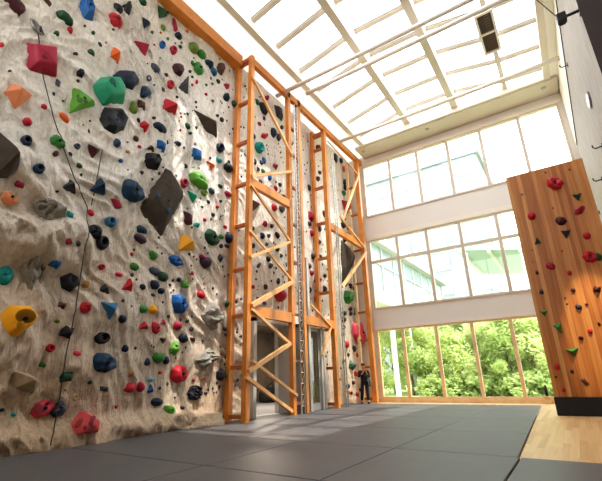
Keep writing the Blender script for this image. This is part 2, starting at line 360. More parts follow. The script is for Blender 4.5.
# ceiling and skylight
SX0, SX1, SY0, SY1 = -8.7, 1.66, 7.2, 20.72
ce = MB().box(SX1, XR+.3, YB, YF+.3, ZC, ZC+.3).box(SX0, SX1, YB, SY0, ZC, ZC+.3).box(SX0, SX1, SY1, YF+.3, ZC, ZC+.3)
struct(ce.build('ceiling', 'white'), 'flat white ceiling around the skylight', 'ceiling')
struct(MB().box(SX0-.5, SX1+.5, SY1+.05, YF-.01, ZC-.18, ZC-.005).build('trim_6', 'soffit'), 'cream bulkhead soffit above the far windows', 'ceiling trim')  # cream darkened in the colour itself for the shaded underside
struct(MB().quad((XL-.34, YB, ZC), (SX0-.05, YB, ZC), (SX0-.05, YF+.3, ZC), (XL-.34, YF+.3, ZC)).build('ceiling', 'translucent'), 'white opal ceiling strip between the rock wall and the skylight, with added glow', 'ceiling')
PROF = [(-8.7, 15.85), (-5.58, 16.55), (-2.78, 16.5), (-.16, 15.98), (1.66, 15.85)]
sk = thing('ceiling_skylight', ((SX0+SX1)/2, SY0, ZC), 'large glazed skylight with cream beams and bars', 'skylight', None, 'structure')
cu = MB().box(SX0-.10, SX0+.20, SY0, SY1, ZC-.14, 15.9).box(SX1-.06, SX1+.22, SY0, SY1, ZC-.12, 15.9).box(SX0, SX1, SY1-.1, SY1+.12, ZC-.12, 16.0).box(SX0, SX1, SY0-.1, SY0+.1, ZC-.05, 16.0)
cu.prism([(x, SY1+.1, z) for x, z in PROF]+[(SX1, SY1+.1, 15.4), (SX0, SY1+.1, 15.4)], (0, .1, 0)).prism([(x, SY0-.1, z) for x, z in PROF]+[(SX1, SY0-.1, 15.4), (SX0, SY0-.1, 15.4)], (0, -.1, 0))
cu.build('curb', 'tanp', sk)
for (x, z), w, d in ((PROF[1], .34, .75), (PROF[2], .34, .8), (PROF[3], .2, .28)):
    MB().box(x-w/2, x+w/2, SY0, SY1+(.35 if x > -3.5 and x < -2 else 0), z-d, z+.02).build('beam', 'bars', sk)
br = MB(); be = MB()
for yy in (7.9, 9.65, 11.4, 13.3, 15.0, 16.7, 18.5, 20.2):
    for (xa, za), (xb, zb) in zip(PROF, PROF[1:]):
        br.bar((xa, yy, za), (xb, yy, zb), .22, .14, Vector((0, 1, 0)))
        for dy in (-.135, .135): be.bar((xa, yy+dy, za+.02), (xb, yy+dy, zb+.02), .05, .10, Vector((0, 1, 0)))  # darker strips put in for the bars' shadow edges
br.build('glazing_bar', 'bars', sk); be.build('bar_edge_shade', 'edgeshade', sk)
gl = MB()
for (xa, za), (xb, zb) in zip(PROF, PROF[1:]): gl.quad((xa, SY0, za+.06), (xb, SY0, zb+.06), (xb, SY1, zb+.06), (xa, SY1, za+.06))
gl.build('glazing', 'skyglass', sk)
# tie rods
for y, x0, lab in ((13.2, -9.95, 'nearest of the cream tie rods across the hall under the skylight'), (13.95, -8.6, 'middle cream tie rod close behind the nearest one under the skylight'), (18.75, -9.4, 'far cream tie rod just before the upper windows')):
    tag(MB().tube([(x0, y, 15.0), (XR-.01, y, 15.0)], .10, 12).build('tie_rod', 'bars', smooth=True), lab, 'tie rod', 'cream tie rods')
# ventilation grille under the small rib
vg = thing('ventilation_grille', (-.2, 16, 15.65), 'brown slatted ventilation grille hung under the skylight rib', 'vent')
f = MB().box(-.62, .12, 14.75, 14.87, 15.6, 15.75).box(-.62, .12, 17.25, 17.37, 15.6, 15.75).box(-.62, -.52, 14.87, 17.25, 15.6, 15.75).box(.02, .12, 14.87, 17.25, 15.6, 15.75).box(-.52, .02, 15.98, 16.08, 15.6, 15.74)
f.build('frame', 'cream', vg)
MB().box(-.52, .02, 14.87, 17.25, 15.72, 15.78).build('backing', 'grille', vg)
s = MB()
for k in range(15):
    y = 14.95+k*.158
    if abs(y-16.03) > .07: s.bar((-.52, y, 15.67), (.02, y, 15.67), .02, .1, Vector((0, .7, .7)))
s.build('slat', 'slats', vg)
# recessed downlights in the soffit
for px, py, lab in ((362, 150, 'small recessed downlight in the soffit by the rock wall'), (421, 119, 'small recessed downlight in the middle of the soffit'), (543, 84, 'small recessed downlight in the soffit by the concrete wall')):
    p = hit(px, py, 2, ZC-.18); p.y = max(p.y, 21.25); d = thing('recessed_downlight', (p.x, p.y, ZC-.18), lab, 'downlight', 'soffit downlights')
    MB().tube([(p.x, p.y, ZC-.20), (p.x, p.y, ZC-.17)], .11, 14).build('rim', 'steel', d); MB().tube([(p.x, p.y, ZC-.207), (p.x, p.y, ZC-.18)], .07, 12).build('lens', 'greyframe', d)
# right wall fittings
p = hit(590, 100, 0, XR); wl = thing('wall_lamp', (XR, p.y, p.z), 'round white flush lamp on the concrete wall', 'wall lamp')
MB().tube([(XR, p.y, p.z), (XR-.05, p.y, p.z)], .30, 24).build('rim', 'steel', wl); MB().tube([(XR-.03, p.y, p.z), (XR-.07, p.y, p.z)], .25, 24).build('diffuser', 'lampface', wl)
a = hit(556, 0, 0, XR-.04); b = hit(577, 145, 0, XR-.04)
tag(MB().tube([a+(a-b)*.05, a, b], .02, 6).build('wall_cable', 'rope'), 'thin dark cable running diagonally down the right wall', 'cable')
for px, py, lab in ((565, 66, 'small black hook high on the concrete wall by the tie rod end'), (599, 147, 'upper black hook beside the wooden panel top'), (599, 180, 'middle black hook beside the wooden panel top'), (597, 213, 'lowest black hook beside the wooden panel edge')):
    p = hit(px, py, 0, XR-.1); h = thing('wall_hook', (XR, p.y, p.z), lab, 'hook', 'black wall hooks')
    MB().box(XR-.02, XR, p.y-.06, p.y+.06, p.z-.09, p.z+.09).build('plate', 'black', h)
    MB().tube([(XR-.01, p.y, p.z), (XR-.2, p.y, p.z-.02), (XR-.26, p.y, p.z+.03), (XR-.27, p.y, p.z+.12)], .022, 6).build('prong', 'black', h)
# spotlight on its arm, made the source of the added panel sun patch
sl = thing('fixture', (XR, 12.07, 11.48), 'black box spotlight on an arm from the dark cladding edge', 'fixture')
MB().box(XR-.03, XR, 11.95, 12.2, 11.35, 11.62).build('wall_plate', 'black', sl)
MB().tube([(XR-.02, 12.07, 11.48), (1.85, 12.07, 11.47)], .045, 8).build('arm', 'black', sl)
MB().box(1.66, 1.90, 11.97, 12.19, 11.33, 11.62, .02).box(1.70, 1.86, 12.19, 12.26, 11.36, 11.55).build('housing', 'black', sl)
tag(MB().tube([(1.68, 12.08, 11.6), (1.33, 12.07, 12.53), (1.2, 12.1, ZC)], .014, 5).build('support_wire', 'black'), 'thin black wire from the spotlight up to the ceiling', 'wire')

# ------------------------------------------------------------------ doorways in the rock wall
x0 = -10.2
d1 = MB().box(XL-.35, x0+.08, D1[0]-.12, D1[0]+.06, -.05, D1[2]+.1).box(XL-.35, x0+.08, D1[1]-.06, D1[1]+.12, -.05, D1[2]+.1).box(XL-.35, x0+.08, D1[0]-.12, D1[1]+.12, D1[2]-.04, D1[2]+.14)
struct(d1.build('door_1', 'greyframe'), 'grey framed open doorway into a dim side room', 'doorway')
d2 = MB().box(XL-.35, -9.78, D2[0]-.1, D2[0]+.05, -.05, D2[2]+.1).box(XL-.35, -9.78, D2[1]-.05, D2[1]+.1, -.05, D2[2]+.1).box(XL-.35, -9.78, D2[0]-.1, D2[1]+.1, D2[2]-.05, D2[2]+.12)
r = d2.build('door_2', 'greyframe'); struct(r, 'closed grey framed glass door', 'door')
lf = MB().box(-9.94, -9.88, D2[0]+.06, D2[0]+.16, 0, D2[2]-.06).box(-9.94, -9.88, D2[1]-.16, D2[1]-.06, 0, D2[2]-.06).box(-9.94, -9.88, D2[0]+.16, D2[1]-.16, 0, .28).box(-9.94, -9.88, D2[0]+.16, D2[1]-.16, D2[2]-.18, D2[2]-.06)
lf.build('door_leaf', 'greyframe', r)
MB().box(-9.92, -9.90, D2[0]+.16, D2[1]-.16, .28, D2[2]-.18).build('door_pane', 'doorglass', r)
MB().tube([(-9.88, D2[1]-.2, 1.0), (-9.82, D2[1]-.2, 1.0), (-9.82, D2[1]-.2, 1.35), (-9.88, D2[1]-.2, 1.35)], .015, 6).build('door_handle', 'steel', r)
# side room
aw = MB().box(-17.5, -17.2, 10.5, 23.5, -.3, 4.3).box(-17.2, XL-.6, 10.5, 10.8, -.3, 4.3).box(-17.2, XL-.34, YF, YF+.3, -.3, 4.3)
struct(aw.build('wall_side_room', 'alcove'), 'brown plaster walls of the dim side room', 'wall')
struct(MB().box(-17.5, XL-.6, 10.5, 23.5, 4.3, 4.6).build('ceiling_side_room', 'alcove'), 'low ceiling of the side room', 'ceiling')
struct(MB().box(-17.2, XL+.0, D1[0]-1.1, YF, -.05, -.004).build('floor_side_room', 'alcfloor'), 'pale grey floor of the side room', 'floor')
for px, py, sc, lab in ((261.5, 402, 1.0, 'flat black duffel bag on the side room floor by the left jamb'), (281, 401, 1.35, 'bulky black duffel bag on the side room floor behind the braces')):
    p = hit(px, py, 2, 0)
    p.x = max(p.x, -16.1); p.y = min(p.y, 20.8)
    b = thing('duffel_bag', (p.x, p.y, 0), lab, 'bag', 'black duffel bags')
    mb = MB(); mb.box(p.x-.3*sc, p.x+.3*sc, p.y-.75*sc, p.y+.75*sc, 0, .62*sc, .16*sc); mb.build('bag_body', 'duffel', b, True)
    for dy in (-.3, .3): MB().tube([(p.x+.31*sc, p.y+dy*sc, .2*sc), (p.x+.2*sc, p.y+dy*sc, .66*sc), (p.x, p.y+dy*sc*.6, .82*sc), (p.x-.2*sc, p.y+dy*sc, .64*sc)], .025, 6).build('strap', 'black', b)

# ------------------------------------------------------------------ orange beams and towers
struct(MB().box(XL-.1, -9.98, 4.0, 10.65, 15.02, ZC-.005).build('trim_7', 'orange'), 'orange beam along the top edge of the rock wall', 'beam')
tag(MB().box(XF-.1, XF+.1, 10.86, YF-.11, 14.88, 15.24).build('top_beam', 'orange'), 'long orange beam joining the tops of both lattice towers', 'beam')
S = .2
def P(px, py, x=XF+.02): return hit(px, py, 0, x)
def tower(name, label, base, posts, rungs, braces, beams):
    t = thing(name, base, label, 'lattice tower', 'orange lattice towers')
    for x, y, z1, w, mt in posts: MB().box(x-w/2, x+w/2, y-w/2, y+w/2, 0, z1).build('post', mt, t)
    for a, b, w in rungs: MB().bar(a, b, w, w*1.2, Vector((0, 0, 1))).build('rung', 'orangedk', t)
    for a, b, w in braces: MB().bar(a, b, w, w, Vector((1, 0, 0))).build('brace', 'brace', t)
    for a, b, w, h in beams: MB().bar(a, b, w, h, Vector((1, 0, 0))).build('beam', 'orange', t)
    return t
XB = -10.28
rz = [P(247, y, XF).z for y in (97, 138, 181, 223, 268, 315, 367, 417)]
rungs = [((XB+.1, 10.75, z), (XF-.1, 10.75, z), .12) for z in rz] + [((XB+.1, 10.75, 15.2), (XF-.1, 10.75, 15.2), .18)]
rungs += [((XF, 13.65, z), (XF, 14.38, z), .10) for z in (14.9, 13.2, 11.7, 9.9, 8.0, 6.2, 3.9, 2.0, .4)]
def PB(a, b, w): return (P(*a, XF+.13), P(*b, XF+.13), w)
br1 = [PB((252.5, 77), (292.5, 156.5), .10), PB((251.5, 176), (292.5, 171.5), .12), PB((251, 185), (289.5, 240.5), .09), PB((289.5, 242), (250, 257), .12),
       PB((250, 231), (292.6, 281), .08), PB((293, 281.5), (251.5, 305.5), .16), PB((251.5, 309), (289.5, 343.4), .10), PB((290, 343.5), (248.5, 371.5), .14),
       PB((252, 360.5), (297, 395.5), .10), PB((246, 377), (292, 411.5), .12)]
tower('lattice_tower', 'nearest orange lattice tower with cross braces over the open doorway', (XF, 10.75, 0),
      [(XB, 10.75, 15.25, S, 'orange'), (XF, 10.75, 15.35, S, 'orange'), (XF, 13.55, 15.25, S, 'orange'), (XF, 14.45, 15.3, S, 'orange')],
      rungs, br1, [((XF, 10.85, 8.92), (XF, 13.5, 8.9), .2, .36), ((XF, 10.85, 3.72), (XF, 13.5, 3.72), .2, .40)])
rz2 = [P(338, y, XF).z for y in (160, 195, 228, 261, 294, 330, 368, 404)]
r2 = [((XB+.1, 17.1, z), (XF-.1, 17.1, z), .13) for z in rz2] + [((XB+.1, 17.1, 14.75), (XF-.1, 17.1, 14.75), .2)]
r2 += [((XB, 21.4, z), (XF-.1, 21.4, z), .11) for z in [P(373, y, XF).z for y in (198.7, 222.7, 255, 285.6, 313, 340, 367, 399)]]
br2 = [PB((327.5, 141), (358, 174.5), .06), PB((358.5, 175), (343, 219), .12), PB((340, 216), (366, 250), .09), PB((366, 252), (342, 287), .14), PB((311, 304.5), (331, 326.5), .08), PB((331, 327), (322, 355.5), .09)]
tower('lattice_tower', 'far orange lattice tower beside the window wall', (XF, 17.1, 0),
      [(XB, 17.1, 15.1, S, 'orange'), (XF, 17.1, 15.2, S+.02, 'orange'), (XF, 21.4, 15.1, S+.06, 'orange'), (XB+.05, 21.4, 15.0, .16, 'timber')],
      r2, br2, [((XF, 17.2, 9.0), (XF, 21.3, 8.9), .2, .36), ((XF, 14.55, 3.75), (XF, 17.0, 3.75), .2, .40)])
# aluminium cable ladders beside the tower posts
def truss(y, label, z1, w=.26, x=XF+.18):
    t = thing('cable_ladder', (x, y, 0), label, 'cable ladder', 'aluminium cable ladders')
    for s in (-1, 1):
        MB().tube([(x, y+s*w/2, 0), (x, y+s*w/2, z1)], .03, 6).build('rail', 'alu', t)
    n = int(z1/.42)
    for k in range(n):
        z = .3+k*.42
        MB().bar((x-.02, y-w/2, z), (x-.02, y+w/2, z), .03, .04).build('rung', 'alu', t)
    z = MB()
    for k in range(n-1): z.tube([(x+.03, y-w/2, .3+k*.42), (x+.03, y+w/2, .3+(k+1)*.42)], .012, 4)
    z.build('lacing', 'alu', t)
truss(13.98, 'aluminium cable ladder between the near tower posts', 14.6)
truss(17.72, 'aluminium cable ladder beside the far tower post', 13.6, .22)
gp = P(313.2, 410, XF)
tag(MB().box(XF-.16, XF-.04, gp.y-.09, gp.y+.09, 0, 6.7, .01).build('grey_post', 'greyframe'), 'tall pale grey post left of the glass door', 'post')
tag(MB().box(XF-.36, XF-.28, 15.9+.62, 15.9+.78, 0, 3.9, .01).build('grey_post', 'greyframe'), 'short pale grey post right of the glass door', 'post')

# ------------------------------------------------------------------ wooden climbing panel
PX0, PX1, PY, PZ = -.84, 1.72, 16.4, 8.74
pn = thing('bouldering_slab', ((PX0+PX1)/2, PY, -.05), 'tall freestanding varnished wooden climbing panel on a black plinth', 'climbing wall')
MB().box(PX0, PX1, PY, PY+.28, .5, PZ, .012).build('board', 'panelwood', pn)
MB().box(PX0-.03, PX1+.03, PY-.06, PY+.75, -.05, .52, .015).build('plinth', 'plinth', pn)
MB().bar((PX0+.25, PY+.24, 4.5), (PX0+.25, PY+.68, .5), .1, .1).bar((PX1-.25, PY+.24, 4.5), (PX1-.25, PY+.68, .5), .1, .1).build('back_strut', 'black', pn)
bk = hit(549, 404, 2, -.05)
b = thing('wooden_block', (bk.x, bk.y, -.05), 'small stack of pale wooden offcuts beside the black plinth', 'wooden block')
MB().box(bk.x-.12, bk.x+.12, bk.y-.15, bk.y+.15, -.05, .12, .01).build('lower_block', 'timber', b)
MB().box(bk.x-.1, bk.x+.11, bk.y-.12, bk.y+.12, .12, .28, .01).build('upper_block', 'floorwood', b)
tag(MB().box(bk.x-.06, bk.x+.06, bk.y-.06, bk.y+.06, .28, .62, .02).tube([(bk.x, bk.y, .6), (bk.x, bk.y, .74)], .04, 8).build('spray_bottle', 'black'), 'small black bottle standing on the wooden offcuts', 'bottle')
# ================================================================== climbing holds
SH = {'tri': [(-.5, -.4), (.5, -.4), (0, .55)], 'dia': [(-.5, 0), (0, -.5), (.5, 0), (0, .5)], 'sq': [(-.5, -.5), (.5, -.5), (.5, .5), (-.5, .5)],
      'hex': [(-.5, -.1), (-.25, -.5), (.3, -.45), (.5, .05), (.22, .5), (-.3, .42)], 'drop': [(-.5, -.25), (-.2, -.5), (.25, -.5), (.5, -.2), (.35, .15), (.05, .5), (-.25, .3)],
      'bar': [(-.5, -.3), (.5, -.5), (.5, .35), (-.45, .5)], 'horn': [(-.5, -.5), (.1, -.45), (.5, .1), (.35, .5), (-.05, .15), (-.4, 0)],
      'half': [(-.5, .1), (-.35, -.35), (.1, -.5), (.5, -.25), (.45, .2), (.1, .48), (-.3, .5)], 'star': [(-.5, -.25), (-.05, -.36), (.2, -.5), (.42, -.1), (.5, .35), (.1, .38), (-.15, .5), (-.4, .2)]}
SH['round'] = [(.5*cos(k*pi/6), .5*sin(k*pi/6)) for k in range(12)]
WORD = {'tri': 'triangular', 'dia': 'diamond', 'sq': 'square', 'hex': 'faceted', 'drop': 'teardrop', 'bar': 'block', 'horn': 'horn', 'half': 'domed', 'star': 'jagged', 'round': 'round',
        'ring': 'ring', 'jug': 'jug', 'cross': 'grooved', 'rock': 'rocky'}

def radial(poly, th):
    best = .3; dx, dy = cos(th), sin(th); n = len(poly)
    for i in range(n):
        (x1, y1), (x2, y2) = poly[i], poly[(i+1) % n]; ex, ey = x2-x1, y2-y1
        den = dx*ey - dy*ex
        if abs(den) < 1e-9: continue
        t = (x1*ey - y1*ex)/den; u = (x1*dy - y1*dx)/den
        if t > 0 and -1e-6 <= u <= 1+1e-6: best = t
    return best

def hold_mesh(shape, W, H, D, rot, big, seed, poly=None, apex=None):
    """outline raised to a height field in u (along), v (up), w (out); pockets pressed in"""
    rnd = random.Random(seed); kind = shape
    base = poly or SH.get(shape) or SH['round' if shape in ('ring', 'cross') else 'half']
    if shape == 'jug': base = SH['half']
    if shape == 'rock': base = [(.5*cos(k*pi/7)*rnd.uniform(.75, 1.1), .5*sin(k*pi/7)*rnd.uniform(.75, 1.1)) for k in range(14)]
    flat = kind in ('tri', 'dia', 'sq', 'hex', 'bar', 'star', 'rock') or poly is not None
    facet = flat and kind not in ('rock',)
    cr, srr = cos(radians(rot)), sin(radians(rot))
    seg, rings = (36, 9) if big else ((18, 5) if W > .18 else (10, 3))
    if kind == 'rock' and big: seg, rings = 44, 12
    ths = [2*pi*k/seg for k in range(seg)]
    if facet:   # keep the outline's corners as vertices
        cs = sorted(atan2(y, x) % (2*pi) for x, y in base); ths = []
        sub = max(1, (3 if big else 2) if len(cs) > 5 else (5 if big else 2))
        for a, b in zip(cs, cs[1:]+[cs[0]+2*pi]):
            for k in range(sub): ths.append(a+(b-a)*k/sub)
        seg = len(ths)
    pockets = []
    if kind == 'jug': pockets = [(.12, .08, .20, .55), (-.08, -.14, .10, .25)]
    if kind == 'blob': flat = facet = False; seg, rings = 44, 11; pockets = [(.12, .02, .13, .5), (-.16, -.12, .06, .15)]
    if kind == 'ring': pockets = [(0, .03, .20, .95)]
    if kind in ('half', 'round', 'drop') and big: pockets = [(.14, .12, .12, .35), (-.12, -.02, .07, .25)]
    if kind == 'hex' and big: pockets = [(.05, .1, .13, .3)]
    ax, ay = apex or (rnd.uniform(-.06, .06), rnd.uniform(-.05, .08))
    bm = bmesh.new(); G = []
    for k in range(rings+1):
        r = 1-k/rings; ring = []
        for th in ths if k < rings else [0]:
            q = radial(base, th) if not facet else radial(base, th+1e-7)
            u, v = cos(th)*q*r + ax*(1-r), sin(th)*q*r + ay*(1-r)
            if kind in ('sq', 'bar', 'hex') or (poly and kind == 'slab'): z = min(1, (1-r)*2.6)*(.82+.18*(1-r)) + (v*.28 if kind != 'sq' else u*.2)*min(1, (1-r)*2.6)
            elif kind in ('tri', 'dia', 'star') or poly: z = min(1., (1-r)*1.15) + min(.25, (1-r)*1.6)*.5
            elif kind == 'ring': z = sqrt(max(0, 1-(abs(r-.55)/.5)**2)) if r > .1 else .3
            else: z = max(0, 1-r**2.4)**.6
            if kind == 'horn': z *= .65 + .7*max(0, v+.1)
            if kind == 'rock': z = max(0, 1-r**2)**.5*(.85+1.1*abs(noise.noise(Vector((u*3.2+seed, v*3.2, seed))))+.5*noise.noise(Vector((u*2, v*2, seed+5)))) - .3*(1-min(1, abs(noise.noise(Vector((u*4+seed, v*4, 3))))*4)) * (r < .9) + .10*noise.noise(Vector((u*9, v*9, seed)))
            if kind == 'cross': z -= .30*exp(-(min(abs(u), abs(v))/.05)**2)*(1 if r < .85 else 0)
            for pu, pv, pr, pd in pockets: z -= pd*exp(-(((u-pu)**2+(v-pv)**2)/pr**2))*(r < .98)
            u2, v2 = u*W, v*H
            ring.append(bm.verts.new((u2*cr - v2*srr, u2*srr + v2*cr, D*z if k else 0)))
        G.append(ring)
    rim = [bm.verts.new((v.co.x*.96, v.co.y*.96, -min(.22, .1+D*.25))) for v in G[0]]
    G.insert(0, rim)
    for A, B in zip(G, G[1:]):
        n = len(A)
        for k in range(n):
            if len(B) == 1: bm.faces.new((A[k], A[(k+1) % n], B[0]))
            else: bm.faces.new((A[k], A[(k+1) % n], B[(k+1) % n], B[k]))
    bm.faces.new(rim[::-1])
    bmesh.ops.recalc_face_normals(bm, faces=bm.faces[:])
    if facet:
        bmesh.ops.dissolve_limit(bm, angle_limit=radians(4), verts=bm.verts[:], edges=bm.edges[:])
        if big or W > .25:
            es = [e for e in bm.edges if len(e.link_faces) == 2 and e.calc_face_angle(0) > .35]
            bmesh.ops.bevel(bm, geom=es, offset=min(W, H)*.035, segments=2, affect='EDGES', profile=.5, clamp_overlap=True)
    me = bpy.data.meshes.new('climbing_hold'); bm.to_mesh(me); bm.free()
    for p in me.polygons: p.use_smooth = not flat
    return me

BASIS_L = Matrix(((0, 0, 1), (1, 0, 0), (0, 1, 0)))          # u->+Y, v->+Z, out->+X
BASIS_P = Matrix(((1, 0, 0), (0, 0, -1), (0, 1, 0)))         # u->+X, v->+Z, out->-Y
HOLDS = []     # dicts: object, u, v, colour, shape, size, name, wall
def surf(px, py):
    p = hit(px, py, 0, XL+.15)
    for _ in range(3): p = hit(px, py, 0, XL+rock_h(p.y, p.z))
    return p
def add_hold(px, py, w, h, colr, shape, rot=0, name=None, wall='L', poly=None, depth=None, apex=None):
    if wall == 'L':
        c = surf(px, py); f = lambda x, y: hit(x, y, 0, c.x); U, V = 1, 2; out = Vector((1, 0, 0)); B = BASIS_L
    else:
        c = hit(px, py, 1, PY); f = lambda x, y: hit(x, y, 1, PY); U, V = 0, 2; out = Vector((0, -1, 0)); B = BASIS_P
    W = abs(f(px+w/2, py)[U] - f(px-w/2, py)[U]); H = abs(f(px, py+h/2)[V] - f(px, py-h/2)[V])
    big = max(w, h) >= 15
    if wall == 'L' and not poly:      # far along the wall the sight line is oblique: part of what shows is depth
        W = min(W, 1.7*H) if px < 235 else (W*.85 if (name or '').startswith('big') else min(W*.8, 1.15*H))
        if rot: W = min(W, 1.5*H)
    pl = None
    if poly:
        pts = [((f(x, y)-c)[U], (f(x, y)-c)[V]) for x, y in poly]
        W = max(p[0] for p in pts)-min(p[0] for p in pts); H = max(p[1] for p in pts)-min(p[1] for p in pts)
        pl = [(a/W, b/H) for a, b in pts]
    D = depth or min(.42, .5*min(W, H) + .02)
    seed = int(px*13+py*7)
    me = hold_mesh(shape, W, H, D, rot, big, seed, pl, apex)
    kindname = 'climbing_volume' if poly and max(W, H) > 1.3 else 'climbing_hold'
    o = bpy.data.objects.new(kindname, me); COL.objects.link(o); me.materials.append(HM[colr])
    mm = B.to_4x4(); mm.translation = c - out*.02; o.matrix_world = mm
    if max(w, h) >= 10 and shape not in ('rock',):
        bme = MB(); zz = D*(.62 if shape in ('tri', 'dia', 'star', 'horn') else .9)
        if shape == 'ring': zz = D*.3
        if shape in ('half', 'jug', 'round', 'drop'): zz = D*.86
        r = min(.05, .09*min(W, H)); bme.tube([(0, 0, 0), (0, 0, zz+ r*.5)], r, 8)
        bo = bme.build('bolt', 'boltd'); bo.parent = o
    HOLDS.append(dict(px=px, py=py, o=o, u=c[U], v=c.z, col=colr, sh=WORD.get(shape, 'faceted'), sz=max(w, h), name=name, wall=wall, W=max(W, H)))
    return o

